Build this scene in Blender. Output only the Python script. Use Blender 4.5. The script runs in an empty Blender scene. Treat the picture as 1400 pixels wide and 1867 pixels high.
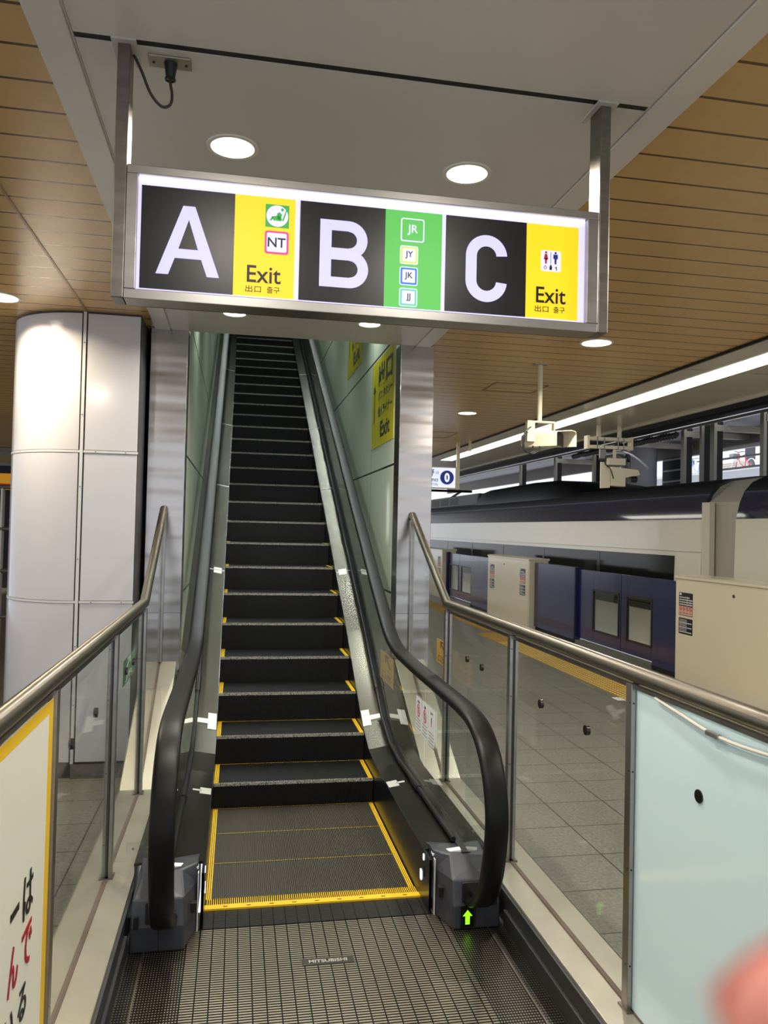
import bpy, math, random
from mathutils import Vector, Matrix
random.seed(7)
SC = bpy.context.scene
COL = SC.collection
R = math.radians

# ------------------------------------------------------------------ camera
H = 1.75
yaw, pit, rol = .184713, .02277, .022537
fw = Vector((math.sin(yaw)*math.cos(pit), math.cos(yaw)*math.cos(pit), math.sin(pit)))
r0 = Vector((math.cos(yaw), -math.sin(yaw), 0)); u0 = r0.cross(fw)
rr = math.cos(rol)*r0 + math.sin(rol)*u0
uu = -math.sin(rol)*r0 + math.cos(rol)*u0
cam = bpy.data.cameras.new('camera')
cam.sensor_fit = 'VERTICAL'; cam.sensor_height = 36; cam.sensor_width = 27
cam.lens = 36*1424.15/1867
cam.clip_start = .01; cam.clip_end = 300
cam.dof.use_dof = True; cam.dof.focus_distance = 3.6; cam.dof.aperture_fstop = cam.lens/3.0
co = bpy.data.objects.new('camera', cam); COL.objects.link(co)
M = Matrix((rr, uu, -fw)).transposed().to_4x4(); M.translation = Vector((0, 0, H))
co.matrix_world = M
SC.camera = co

# ------------------------------------------------------------------ view, world, big lights
SC.view_settings.view_transform = 'Standard'
SC.view_settings.look = 'None'
SC.view_settings.exposure = 0.0
SC.view_settings.gamma = 1
SC.view_settings.use_curve_mapping = False
W = bpy.data.worlds.new('daylight'); SC.world = W; W.use_nodes = True
W.node_tree.nodes['Background'].inputs[0].default_value = (.88, .93, 1, 1)
W.node_tree.nodes['Background'].inputs[1].default_value = 1.25
SC.cycles.max_bounces = 10
SC.cycles.transparent_max_bounces = 24
SC.cycles.sample_clamp_indirect = 6

LK = 1.45
sun = bpy.data.lights.new('sun', 'SUN'); sun.energy = 3.2; sun.color = (1, .97, .93); sun.angle = R(3)
so_ = bpy.data.objects.new('sun', sun); COL.objects.link(so_); so_.location = (-10, 10, 20)
so_.rotation_euler = Vector((.72, .12, -.68)).to_track_quat('-Z', 'Y').to_euler()
def arealight(name, loc, sx, sy, power, col=(1, .95, .86), direc=(0, 0, -1), shape='RECTANGLE', spread=180):
    l = bpy.data.lights.new(name, 'AREA'); l.shape = shape; l.size = sx
    if shape == 'RECTANGLE': l.size_y = sy
    l.energy = power*LK; l.color = col; l.spread = R(spread)
    o = bpy.data.objects.new(name, l); COL.objects.link(o); o.location = loc
    o.rotation_euler = Vector(direc).to_track_quat('-Z', 'Y').to_euler()
    return o

# ------------------------------------------------------------------ materials
def lin(c):
    return tuple(((v/12.92) if v <= .04045 else ((v+.055)/1.055)**2.4) for v in [x/255 for x in c])
MATS = {}
def mat(name, c=(200, 200, 200), rough=.5, metal=0, emit=0, coat=0, spec=.5, emitc=None, noise=None, bump=None, stretch=(1, 1, 1)):
    if name in MATS: return MATS[name]
    m = bpy.data.materials.new(name); m.use_nodes = True; MATS[name] = m
    nt = m.node_tree; b = nt.nodes['Principled BSDF']
    b.inputs['Base Color'].default_value = (*lin(c), 1)
    b.inputs['Roughness'].default_value = rough
    b.inputs['Metallic'].default_value = metal
    b.inputs['Coat Weight'].default_value = coat
    b.inputs['Specular IOR Level'].default_value = spec
    if emit:
        b.inputs['Emission Color'].default_value = (*lin(emitc or c), 1)
        b.inputs['Emission Strength'].default_value = emit
    if noise or bump:
        tc = nt.nodes.new('ShaderNodeTexCoord'); mp = nt.nodes.new('ShaderNodeMapping')
        mp.inputs['Scale'].default_value = stretch
        nt.links.new(tc.outputs['Object'], mp.inputs[0])
    if noise:
        sc, amt, c2 = noise
        n = nt.nodes.new('ShaderNodeTexNoise'); n.inputs['Scale'].default_value = sc; n.inputs['Detail'].default_value = 6
        nt.links.new(mp.outputs[0], n.inputs['Vector'])
        mr = nt.nodes.new('ShaderNodeMapRange'); mr.inputs[1].default_value = .35; mr.inputs[2].default_value = .65; mr.inputs[4].default_value = amt
        nt.links.new(n.outputs[0], mr.inputs[0])
        mx = nt.nodes.new('ShaderNodeMix'); mx.data_type = 'RGBA'
        mx.inputs['A'].default_value = (*lin(c), 1); mx.inputs['B'].default_value = (*lin(c2), 1)
        nt.links.new(mr.outputs[0], mx.inputs['Factor']); nt.links.new(mx.outputs['Result'], b.inputs['Base Color'])
    if bump:
        sc, st, di = bump
        n = nt.nodes.new('ShaderNodeTexNoise'); n.inputs['Scale'].default_value = sc; n.inputs['Detail'].default_value = 2
        nt.links.new(mp.outputs[0], n.inputs['Vector'])
        bp = nt.nodes.new('ShaderNodeBump'); bp.inputs['Strength'].default_value = st; bp.inputs['Distance'].default_value = di
        nt.links.new(n.outputs[0], bp.inputs['Height']); nt.links.new(bp.outputs[0], b.inputs['Normal'])
    return m

def M_(nt, op, a, b=None, c=None):
    n = nt.nodes.new('ShaderNodeMath'); n.operation = op
    for i, v in enumerate((a, b, c)):
        if v is None: continue
        if isinstance(v, (int, float)): n.inputs[i].default_value = v
        else: nt.links.new(v, n.inputs[i])
    return n.outputs[0]
def xyz(nt):
    tc = nt.nodes.new('ShaderNodeTexCoord'); s = nt.nodes.new('ShaderNodeSeparateXYZ')
    nt.links.new(tc.outputs['Object'], s.inputs[0]); return s.outputs, tc
def line(nt, v, period, off, width):
    """1 within width of a multiple of period"""
    a = M_(nt, 'SUBTRACT', v, off); a = M_(nt, 'DIVIDE', a, period)
    f = M_(nt, 'FRACT', a); return M_(nt, 'LESS_THAN', f, width/period)
def mixc(nt, f, a, b):
    mx = nt.nodes.new('ShaderNodeMix'); mx.data_type = 'RGBA'
    nt.links.new(f, mx.inputs['Factor'])
    for k, v in (('A', a), ('B', b)):
        if isinstance(v, tuple): mx.inputs[k].default_value = (*v, 1)
        else: nt.links.new(v, mx.inputs[k])
    return mx.outputs['Result']

def linemat(name, base, linec, lines, rough=.4, metal=0, noise=None, spec=.5, bump=.3, depth=.004):
    """flat material crossed by joint lines: lines = [(axis, period, offset, width)]"""
    m = mat(name, base, rough, metal, spec=spec); nt = m.node_tree; b = nt.nodes['Principled BSDF']
    s, tc = xyz(nt); f = None
    for ax, per, off, w in lines:
        g = line(nt, s[ax], per, off, w); f = g if f is None else M_(nt, 'MAXIMUM', f, g)
    basec = lin(base)
    if noise:
        sc, amt, c2 = noise
        n = nt.nodes.new('ShaderNodeTexNoise'); n.inputs['Scale'].default_value = sc; n.inputs['Detail'].default_value = 8
        n.inputs['Roughness'].default_value = .7
        nt.links.new(tc.outputs['Object'], n.inputs['Vector'])
        mr = nt.nodes.new('ShaderNodeMapRange'); mr.inputs[1].default_value = .35; mr.inputs[2].default_value = .65; mr.inputs[4].default_value = amt
        nt.links.new(n.outputs[0], mr.inputs[0])
        basec = mixc(nt, mr.outputs[0], lin(base), lin(c2))
    nt.links.new(mixc(nt, f, basec, lin(linec)), b.inputs['Base Color'])
    bp = nt.nodes.new('ShaderNodeBump'); bp.inputs['Strength'].default_value = bump; bp.inputs['Distance'].default_value = depth
    nt.links.new(M_(nt, 'SUBTRACT', 1, f), bp.inputs['Height']); nt.links.new(bp.outputs[0], b.inputs['Normal'])
    return m

def glass(name, tint, refl=1.0, rough=0):
    m = bpy.data.materials.new(name); m.use_nodes = True; nt = m.node_tree; MATS[name] = m
    nt.nodes.remove(nt.nodes['Principled BSDF'])
    t = nt.nodes.new('ShaderNodeBsdfTransparent'); t.inputs[0].default_value = (*tint, 1)
    g = nt.nodes.new('ShaderNodeBsdfGlossy'); g.inputs['Roughness'].default_value = rough
    ge = nt.nodes.new('ShaderNodeNewGeometry'); dp = nt.nodes.new('ShaderNodeVectorMath'); dp.operation = 'DOT_PRODUCT'
    nt.links.new(ge.outputs['Normal'], dp.inputs[0]); nt.links.new(ge.outputs['Incoming'], dp.inputs[1])
    k = M_(nt, 'POWER', M_(nt, 'SUBTRACT', 1, M_(nt, 'ABSOLUTE', dp.outputs['Value'])), 5)
    k = M_(nt, 'MULTIPLY_ADD', k, .9*refl, .04*refl)
    mx = nt.nodes.new('ShaderNodeMixShader')
    nt.links.new(k, mx.inputs[0])
    nt.links.new(t.outputs[0], mx.inputs[1]); nt.links.new(g.outputs[0], mx.inputs[2])
    nt.links.new(mx.outputs[0], nt.nodes['Material Output'].inputs[0])
    return m

STEEL = mat('brushed steel', (176, 172, 168), .32, 1, noise=(3, .5, (150, 146, 142)), stretch=(1, 1, 6))
STEELW = mat('wavy brushed steel', (178, 173, 171), .22, 1, bump=(1.1, .3, .08), stretch=(.5, .5, 3.2))
STEELD = mat('aged steel', (140, 134, 128), .35, 1, noise=(9, .6, (110, 104, 98)), stretch=(1, 1, 3))
RAILM = mat('satin handrail steel', (138, 132, 121), .34, 1)
DECK = mat('deck steel', (84, 80, 72), .27, 1, noise=(2, .5, (70, 67, 61)))
SILL = mat('worn sill steel', (176, 171, 158), .36, .65, noise=(5, .5, (156, 150, 136)))
DARK = mat('black rubber', (22, 22, 25), .38)
HAND = mat('polished black handrail rubber', (15, 14, 15), .42, spec=.25)
NEWEL = mat('charcoal newel plastic', (52, 54, 62), .38)
SKIRT = mat('dark coated skirt', (26, 29, 38), .25, .3)
BLACK = mat('matt black', (8, 8, 8), .6)
WHITEP = mat('white powder coat', (226, 222, 212), .4)
SOFFIT = mat('white soffit panel', (205, 202, 198), .35)
YEL = mat('safety yellow', (225, 185, 30), .45)
BEIGE = mat('cream enamel', (222, 212, 186), .35)
LENS = mat('lit lamp lens', (255, 250, 240), .4, emit=5, emitc=(255, 246, 232))
TUBE = mat('lit tube diffuser', (255, 252, 240), .4, emit=4.5, emitc=(255, 250, 238))
GLASS = glass('clear balustrade glass', (.88, .94, .91), 1.3)
GLASSR = glass('clear railing glass', (.945, .965, .955), .5)
ACRYL = glass('clear acrylic', (.96, .97, .97), .7)

# ------------------------------------------------------------------ mesh builder
class MB:
    def __init__(s): s.v = []; s.f = []; s.mi = []
    def add(s, vs, fs, mi=0):
        o = len(s.v); s.v += [tuple(v) for v in vs]
        for f in fs: s.f.append(tuple(i+o for i in f)); s.mi.append(mi)
        return s
    def box(s, x0, x1, y0, y1, z0, z1, mi=0):
        vs = [(x, y, z) for z in (z0, z1) for y in (y0, y1) for x in (x0, x1)]
        return s.add(vs, [(0, 2, 3, 1), (4, 5, 7, 6), (0, 1, 5, 4), (2, 6, 7, 3), (0, 4, 6, 2), (1, 3, 7, 5)], mi)
    def prism(s, pts, ax, a, b, mi=0):
        """closed polygon pts (2 coords of the other axes in order) extruded along axis ax from a to b"""
        def P(p, t):
            q = [p[0], p[1]]; q.insert(ax, t); return q
        n = len(pts); vs = [P(p, a) for p in pts]+[P(p, b) for p in pts]
        fs = [tuple(range(n))[::-1], tuple(range(n, 2*n))]+[(i, (i+1) % n, n+(i+1) % n, n+i) for i in range(n)]
        return s.add(vs, fs, mi)
    def tube(s, path, r, n=12, mi=0, cap=True):
        return s.sweep(path, [(r*math.cos(2*math.pi*k/n), r*math.sin(2*math.pi*k/n)) for k in range(n)], mi, cap)
    def sweep(s, path, prof, mi=0, cap=True, up=None):
        P = [Vector(p) for p in path]; n = len(prof); rings = []
        ref = Vector(up) if up else None
        for i, p in enumerate(P):
            t = ((P[min(i+1, len(P)-1)]-p).normalized() + (p-P[max(i-1, 0)]).normalized())
            t = t.normalized() if t.length > 1e-6 else Vector((0, 1, 0))
            if ref is None:
                ref = Vector((0, 0, 1)) if abs(t.z) < .9 else Vector((1, 0, 0))
            a = t.cross(ref)
            if a.length < 1e-4: a = t.cross(Vector((0, 1, .01)))
            a.normalize(); b = a.cross(t).normalized()
            if not up: ref = b
            k = 1.0
            if 0 < i < len(P)-1:
                c = (P[i+1]-p).normalized().dot(t); k = 1/max(c, .5)
            rings.append([p+a*u+b*(v*k) for u, v in prof])
        vs = [v for r_ in rings for v in r_]; fs = []
        for i in range(len(P)-1):
            for j in range(n):
                k = (j+1) % n; fs.append((i*n+j, i*n+k, (i+1)*n+k, (i+1)*n+j))
        if cap: fs += [tuple(range(n)), tuple(range((len(P)-1)*n, len(P)*n))[::-1]]
        return s.add(vs, fs, mi)
    def cyl(s, c, r, h, ax=2, n=24, r2=None, mi=0):
        r2 = r if r2 is None else r2; vs = []
        for t, q in ((0, r), (h, r2)):
            for k in range(n):
                a = 2*math.pi*k/n; p = [q*math.cos(a), q*math.sin(a)]; p.insert(ax, t)
                vs.append((c[0]+p[0], c[1]+p[1], c[2]+p[2]))
        return s.add(vs, [tuple(range(n))[::-1], tuple(range(n, 2*n))]+[(k, (k+1) % n, n+(k+1) % n, n+k) for k in range(n)], mi)
    def ring(s, c, r, r2, h, ax=2, n=32, mi=0):
        vs = []
        for q, t in ((r, 0), (r2, 0), (r2, h), (r, h)):
            for k in range(n):
                a = 2*math.pi*k/n; p = [q*math.cos(a), q*math.sin(a)]; p.insert(ax, t); vs.append((c[0]+p[0], c[1]+p[1], c[2]+p[2]))
        fs = []
        for j in range(4):
            for k in range(n):
                fs.append((j*n+k, j*n+(k+1) % n, ((j+1) % 4)*n+(k+1) % n, ((j+1) % 4)*n+k))
        return s.add(vs, fs, mi)
    def build(s, name, m=None, parent=None, bevel=0, smooth=False, seg=2):
        me = bpy.data.meshes.new(name); me.from_pydata(s.v, [], s.f)
        for x in (m if isinstance(m, (list, tuple)) else [m]):
            if x: me.materials.append(x)
        for p, k in zip(me.polygons, s.mi): p.material_index = k; p.use_smooth = smooth
        import bmesh
        bm = bmesh.new(); bm.from_mesh(me); bmesh.ops.recalc_face_normals(bm, faces=bm.faces); bm.to_mesh(me); bm.free()
        if smooth: me.set_sharp_from_angle(angle=R(40))
        me.update()
        o = bpy.data.objects.new(name, me); COL.objects.link(o)
        if parent: o.parent = parent
        if bevel:
            b = o.modifiers.new('bevel', 'BEVEL'); b.width = bevel; b.segments = seg; b.limit_method = 'ANGLE'; b.angle_limit = R(40)
        return o

def thing(name, label, cat, loc=(0, 0, 0), group=None):
    o = bpy.data.objects.new(name, None); COL.objects.link(o); o.location = loc; o.empty_display_size = .1
    return tag(o, label, cat, group)
def tag(o, label, cat, group=None, kind=None):
    if label: o['label'] = label
    if cat: o['category'] = cat
    if group: o['group'] = group
    if kind: o['kind'] = kind
    return o
def struct(o): o['kind'] = 'structure'; return o
def local(root):
    """builder whose coordinates are world: parts are shifted so the root may stand at its base"""
    return root
def part(mb, name, m, root, **k):
    """mb is in world coords; make it a child of root standing at root.location"""
    L = root.location
    p = root.parent
    base = Vector(L)
    while p: base += Vector(p.location); p = p.parent
    mb.v = [(x-base.x, y-base.y, z-base.z) for x, y, z in mb.v]
    o = mb.build(name, m, root, **k); return o
def child(mb, name, m, par, **k):
    """sub-part of a part which itself has no offset of its own"""
    base = Vector((0, 0, 0)); p = par
    while p: base += Vector(p.location); p = p.parent
    mb.v = [(x-base.x, y-base.y, z-base.z) for x, y, z in mb.v]
    return mb.build(name, m, par, **k)

def text_mb(s, size, align='CENTER', bold=0, extrude=.0006, sx=1.0, space=1.0):
    c = bpy.data.curves.new('t', 'FONT'); c.body = s; c.size = size; c.align_x = align; c.align_y = 'CENTER'
    c.extrude = extrude; c.offset = bold; c.resolution_u = 4; c.space_line = space
    o = bpy.data.objects.new('t', c); COL.objects.link(o)
    dg = bpy.context.evaluated_depsgraph_get(); me = bpy.data.meshes.new_from_object(o.evaluated_get(dg))
    mb = MB(); mb.v = [(v.co.x*sx, v.co.y, v.co.z) for v in me.vertices]; mb.f = [tuple(p.vertices) for p in me.polygons]; mb.mi = [0]*len(mb.f)
    bpy.data.objects.remove(o); bpy.data.curves.remove(c); bpy.data.meshes.remove(me)
    return mb
FACE = {'-y': Matrix.Rotation(R(90), 4, 'X'), '-x': Matrix.Rotation(R(-90), 4, 'Z') @ Matrix.Rotation(R(90), 4, 'X'),
        '+x': Matrix.Rotation(R(90), 4, 'Z') @ Matrix.Rotation(R(90), 4, 'X'), '+z': Matrix.Identity(4)}
def text(s, name, size, loc, face, m, root, height=None, width=None, **k):
    mb = text_mb(s, size, **k)
    xs = [v[0] for v in mb.v]; ys = [v[1] for v in mb.v]
    if not xs: return None
    cx, cy = (min(xs)+max(xs))/2, (min(ys)+max(ys))/2
    if k.get('align') == 'LEFT': cx = min(xs)
    fx = (width/(max(xs)-min(xs))) if width else 1; fy = (height/(max(ys)-min(ys))) if height else 1
    if height and not width: fx = fy
    if width and not height: fy = fx
    Mx = Matrix.Translation(loc) @ FACE[face]
    mb.v = [tuple(Mx @ Vector(((x-cx)*fx, (y-cy)*fy, z))) for x, y, z in mb.v]
    return child(mb, name, m, root)
def plaque(pts, face, loc, t=.001):
    """flat polygon in the face's own plane (right, up) as a thin slab"""
    Mx = Matrix.Translation(loc) @ FACE[face]
    mb = MB(); mb.prism(pts, 2, 0, t); mb.v = [tuple(Mx @ Vector(v)) for v in mb.v]; return mb
def rrect(w, h, r, n=5, cx=0, cy=0):
    out = []
    for qx, qy, a0 in ((w/2-r, h/2-r, 0), (-w/2+r, h/2-r, 90), (-w/2+r, -h/2+r, 180), (w/2-r, -h/2+r, 270)):
        for k in range(n+1):
            a = R(a0+90*k/n); out.append((cx+qx+r*math.cos(a), cy+qy+r*math.sin(a)))
    return out
def circ(r, n=28, cx=0, cy=0, ry=None):
    return [(cx+r*math.cos(2*math.pi*k/n), cy+(ry or r)*math.sin(2*math.pi*k/n)) for k in range(n)]
def rect(x0, x1, y0, y1): return [(x0, y0), (x1, y0), (x1, y1), (x0, y1)]
def smoothpath(pts, n=8):
    P = [Vector(p) for p in pts]; out = []
    for i in range(len(P)-1):
        p0 = P[max(i-1, 0)]; p1 = P[i]; p2 = P[i+1]; p3 = P[min(i+2, len(P)-1)]
        for k in range(n):
            t = k/n
            out.append(.5*((2*p1)+(-p0+p2)*t+(2*p0-5*p1+4*p2-p3)*t*t+(-p0+3*p1-3*p2+p3)*t**3))
    out.append(P[-1]); return out

# ================================================================== STRUCTURE
CX = .40                     # centre line of the escalator
FLOORM = linemat('platform stone tiles', (134, 130, 120), (58, 56, 52), [(0, .4, 2.0, .009), (1, .4, 3.22, .009)], rough=.34,
                 noise=(55, .9, (88, 85, 77)), bump=.2)
flb = MB().box(-9, -.42, -6, 45, -.12, 0); flb.box(1.225, 5.42, -6, 45, -.12, 0); flb.box(-.42, 1.225, -6, 3.66, -.12, 0); flb.box(-.42, 1.225, 18.2, 45, -.12, 0)
struct(flb.build('floor', FLOORM))
struct(MB().box(5.42, 16, -6, 60, -1.6, -1.3).build('floor', mat('track bed', (60, 56, 52), .9)))
TAN = linemat('tan wood-look ceiling slats', (206, 170, 112), (80, 56, 30), [(1, .202, 2.337, .014)], rough=.27,
              noise=(6, .3, (184, 150, 99)), bump=.6)
cl = MB().box(-9, -.64, -4, 45, 3.22, 3.3); cl.box(1.465, 3.74, -4, 45, 3.22, 3.3)
struct(cl.build('ceiling', TAN))
struct(MB().box(-1.072, -1.058, -4, 45, 3.2165, 3.22).build('trim_1', mat('slat joint strip', (150, 118, 72), .4)))
# white soffit over the escalator
SOFM = linemat('white soffit sheets', (205, 202, 198), (120, 117, 112), [(1, 60, -30, .001)], rough=.3)
so = MB().box(-.52, 1.34, -4, 2.425, 3.21, 3.3); so.box(-.52, 1.34, 2.455, 6.0, 3.21, 3.3)
struct(so.build('ceiling', SOFFIT))
struct(MB().box(-.52, 1.34, 2.425, 2.455, 3.213, 3.3).build('trim_2', BLACK))
for n_, a, b in ((3, -.64, -.53), (4, 1.35, 1.465)):
    t = MB().box(a, b, -4, 6.0, 3.205, 3.3)
    t.box(*((-.53, -.522) if n_ == 3 else (1.342, 1.35)), -4, 6.0, 3.214, 3.3)
    struct(t.build('trim_%d' % n_, mat('white soffit edge', (214, 211, 207), .35), bevel=.002))
# header and outer faces of the stair well
WELLW = linemat('pale glossy wall panels', (182, 190, 174), (40, 42, 38), [(2, 1.04, .195, .018), (1, 1.75, 5.55, .005)], rough=.22,
                noise=(1.3, .4, (180, 190, 176)), bump=.2)
struct(MB().box(-.66, -.40, 6.2, 18.2, -.1, 9.8).build('wall_left', WELLW))
struct(MB().box(1.23, 1.49, 6.2, 18.2, -.1, 9.8).build('wall_right', WELLW))
struct(MB().box(-.66, 1.49, 18.2, 18.4, 3, 9.8).build('wall_back', mat('well end wall', (150, 168, 165), .5)))
struct(MB().box(-.40, 1.23, 6.0, 6.06, 3.22, 3.6).build('trim_5', SOFFIT))
slope = MB(); slope.prism([(6.06, 3.6), (6.06, 3.7), (18.2, 9.9), (18.2, 9.8)], 0, -.40, 1.23)
struct(slope.build('ceiling', mat('shaft ceiling grey', (96, 98, 94), .6)))
# platform edge soffit with its black shadow gap
struct(MB().box(3.74, 3.765, -4, 45, 3.2, 3.3).build('trim_6', BLACK))
PS = linemat('platform soffit sheets', (208, 204, 194), (96, 92, 84), [(1, 2.57, 1.09, .008)], rough=.2)
struct(MB().box(3.765, 5.2, -4, 45, 3.22, 3.32).build('ceiling', PS))
struct(MB().box(5.2, 5.24, -4, 45, 3.2, 3.45).build('trim_7', mat('soffit lip', (216, 210, 196), .35)))
struct(MB().box(5.24, 10.4, 2, 60, 4.42, 4.6).build('ceiling', mat('sooty track ceiling', (30, 29, 28), .8)))
# ---------------------------------------------------------------- pillars
for x0, x1, side in ((-.67, -.40, 'left'), (1.23, 1.50, 'right')):
    z0 = .0
    p = thing('steel_pillar', 'brushed stainless steel pillar on the %s of the escalator opening, %s' % (side, 'next to the white panelled column' if side == 'left' else 'beside the hanging track sign'), 'pillar', ((x0+x1)/2, 6.1, z0), 'steel pillars of the escalator opening')
    part(MB().box(x0, x1, 6.0, 6.2, 0, 3.22), 'shaft', STEELW, p, bevel=.003)
    part(MB().box(x0+.001, x1-.001, 5.9985, 6.0, 1.098, 1.101), 'joint', mat('hairline joint', (90, 88, 86), .5), p)
# white panelled column
cp = thing('panelled_column', 'white glossy column clad in riveted panels, rounded on its left, beside the left steel pillar', 'column', (-1.1, 6.4, 0))
def colprof(off=0):
    pts = [(-.70+0*off, 5.68-off), (-1.08, 5.68-off)]
    for k in range(1, 13):
        a = R(90*k/12); pts.append((-1.08-(.58+off)*math.sin(a), 6.26-(.58+off)*math.cos(a)))
    return pts
CW = mat('white enamel panel', (198, 198, 205), .16, coat=.3, bump=(1.6, .12, .03))
core = colprof(-.01)+[(-1.65, 7.6), (-.70, 7.6)]
part(MB().prism(core, 2, 0, 3.22), 'core', mat('column core', (58, 57, 60), .5), cp)
zs = [.1, 1.205, 2.245, 3.215]
for i in range(3):
    a, b = zs[i]+.011, zs[i+1]-.011
    part(MB().box(-1.055, -.705, 5.678, 5.70, a, b), 'panel', CW, cp, bevel=.002)
    pr = [(x, y) for x, y in colprof(0) if x <= -1.079]
    inner = [(x+.01, y+.012) for x, y in pr][::-1]
    q = [(-1.095, 5.68)]+pr[1:]+[(-1.66, 7.5), (-1.645, 7.5)]+inner[:-1]+[(-1.095, 5.70)]
    part(MB().prism(q, 2, a, b), 'panel', CW, cp, smooth=True)
JS = mat('white joint strip', (206, 206, 208), .3)
part(MB().box(-1.085, -1.065, 5.674, 5.69, .1, 3.215), 'joint_strip', JS, cp)
for z in zs[1:3]:
    mbj = MB().box(-1.06, -.70, 5.6745, 5.69, z-.008, z+.008)
    q = [(x, y) for x, y in colprof(.002) if x < -1.079]; qi = [(x+.01, y+.01) for x, y in q][::-1]
    mbj.prism(q+qi, 2, z-.008, z+.008); part(mbj, 'joint_strip', JS, cp)
rv = MB()
for z in (.5, .9, 1.5, 2.0, 2.5, 3.0): rv.cyl((-1.075, 5.671, z), .0035, .004, 1, 8)
for z in zs[1:3]:
    for x in (-.98, -.78): rv.cyl((x, 5.671, z), .0035, .004, 1, 8)
part(rv, 'rivets', mat('dark rivet', (60, 58, 55), .4, .8), cp)
part(MB().box(-1.08, -.70, 5.665, 5.70, 0, .1), 'base_plate', STEELD, cp)

# ---------------------------------------------------------------- downlights
def downlight(x, y, r, label, group, z=3.22, pw=16, col=(1, .93, .82)):
    t = thing('downlight', label, 'ceiling light', (x, y, z), group)
    part(MB().ring((x, y, z-.006), r, r+.016, .012), 'trim_ring', mat('lamp trim', (225, 222, 215), .3), t, smooth=True)
    part(MB().cyl((x, y, z-.002), r, .01), 'lens', LENS, t)
    l = arealight('lamp', (x, y, z-.008), r*1.6, 0, pw, col, shape='DISK', spread=150)
    return t
G1 = 'recessed round downlights in the white soffit'
downlight(-.057, 3.035, .083, 'round downlight in the white soffit above the letter A panel', G1, 3.21)
downlight(.880, 3.040, .083, 'round downlight in the white soffit above the green line panel', G1, 3.21)
downlight(-.058, 5.42, .075, 'small round downlight in the soffit glimpsed under the left third of the lit sign', G1, 3.21)
downlight(.884, 5.45, .075, 'small round downlight in the soffit glimpsed under the middle of the lit sign', G1, 3.21)
G2 = 'recessed round downlights in the tan slatted ceiling'
downlight(2.665, 5.56, .11, 'large round downlight in the tan ceiling just below the right end of the lit sign', G2, pw=26)
downlight(2.76, 9.3, .11, 'round downlight in the tan ceiling left of the first security camera', G2, pw=26)
downlight(-1.57, 5.47, .11, 'round downlight in the tan ceiling cut off at the left edge, above the white column', G2, pw=26, col=(1, .83, .58))
arealight('lamp', (2.7, 2.0, 3.2), .2, 0, 26, (1, .93, .82), shape='DISK')
arealight('lamp', (2.7, 13.0, 3.2), .2, 0, 26, (1, .93, .82), shape='DISK')
arealight('lamp', (2.7, 17.0, 3.2), .2, 0, 26, (1, .93, .82), shape='DISK')
arealight('lamp', (-.06, .8, 3.2), .15, 0, 12, (1, .93, .82), shape='DISK')
arealight('lamp', (.88, .8, 3.2), .15, 0, 12, (1, .93, .82), shape='DISK')
arealight('lamp', (-1.57, 2.2, 3.2), .2, 0, 20, (1, .93, .82), shape='DISK')
# long strip light
sl = thing('strip_light', 'continuous white strip light running along the platform edge soffit', 'ceiling light', (4.15, 20, 3.22))
part(MB().box(4.03, 4.33, -3, 15.6, 3.205, 3.2195), 'housing', mat('strip housing', (228, 224, 214), .3), sl, bevel=.002)
part(MB().box(4.06, 4.30, -3, 15.5, 3.2, 3.21), 'diffuser', TUBE, sl)
# lamps in the stair well
for y in (7.1, 8.9, 10.7, 12.5, 14.3):
    z = 3.6+(y-6.06)*.511-.03
    for x in (-.22, 1.05):
        arealight('lamp', (x, y, z-.04), .08, .08, 6.5, (.89, 1, .93), spread=110)

# ================================================================== ESCALATOR
esc = thing('escalator', 'black upward escalator with ribbed steps, yellow step edges and black rubber handrails', 'escalator', (CX, 3.4, 0))
def D(y):      # deck line (z at the glass side)
    pts = [(3.0, .27), (4.9, .27), (5.2, .30), (5.5, .40), (5.8, .58), (6.2, .82), (6.38, .93)]
    if y >= 6.38: return .93+.5375*(y-6.38)
    for (a, b), (c, d) in zip(pts, pts[1:]):
        if a <= y <= c: return b+(d-b)*(y-a)/(c-a)
    return .27
YD = [3.62, 4.4, 4.9, 5.05, 5.2, 5.35, 5.5, 5.65, 5.8, 6.0, 6.2, 6.38, 8, 10, 12, 14, 16.4]
# steps
def step_profile():
    n, pitch = 105, 1.0/105; pts = []
    for i in range(n):
        x = -.5+i*pitch
        pts += [(x, 0), (x+pitch*.52, 0), (x+pitch*.52, 1), (x+pitch, 1)]
    return pts, n, pitch
TREAD = mat('ribbed black tread', (10, 10, 11), .5, .2)
nt = TREAD.node_tree; s_, tc_ = xyz(nt)
wear = M_(nt, 'MULTIPLY', M_(nt, 'LESS_THAN', s_[1], .012), M_(nt, 'GREATER_THAN', s_[2], -.020))
nz = nt.nodes.new('ShaderNodeTexNoise'); nz.inputs['Scale'].default_value = 140; nt.links.new(tc_.outputs['Object'], nz.inputs['Vector'])
mr_ = nt.nodes.new('ShaderNodeMapRange'); mr_.inputs[1].default_value = .40; mr_.inputs[2].default_value = .54; nt.links.new(nz.outputs[0], mr_.inputs[0])
nt.links.new(mixc(nt, M_(nt, 'MULTIPLY', wear, mr_.outputs[0]), lin((10, 10, 11)), lin((200, 198, 188))), nt.nodes['Principled BSDF'].inputs['Base Color'])
pts, NC, PITCH = step_profile()
mb = MB(); k = len(pts); rec = .008; vs = []
for x, d in pts: vs.append((x, .398, -d*rec))
for x, d in pts: vs.append((x, d*.006, -d*rec))
for x, d in pts: vs.append((x, d*.006+.01, -.26))
fs = []
for r_ in range(2):
    for i in range(k-1): fs.append((r_*k+i, r_*k+i+1, (r_+1)*k+i+1, (r_+1)*k+i))
mb.add(vs, fs); step_me = mb.build('tmp', TREAD)
flat = MB(); vs = []
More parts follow.
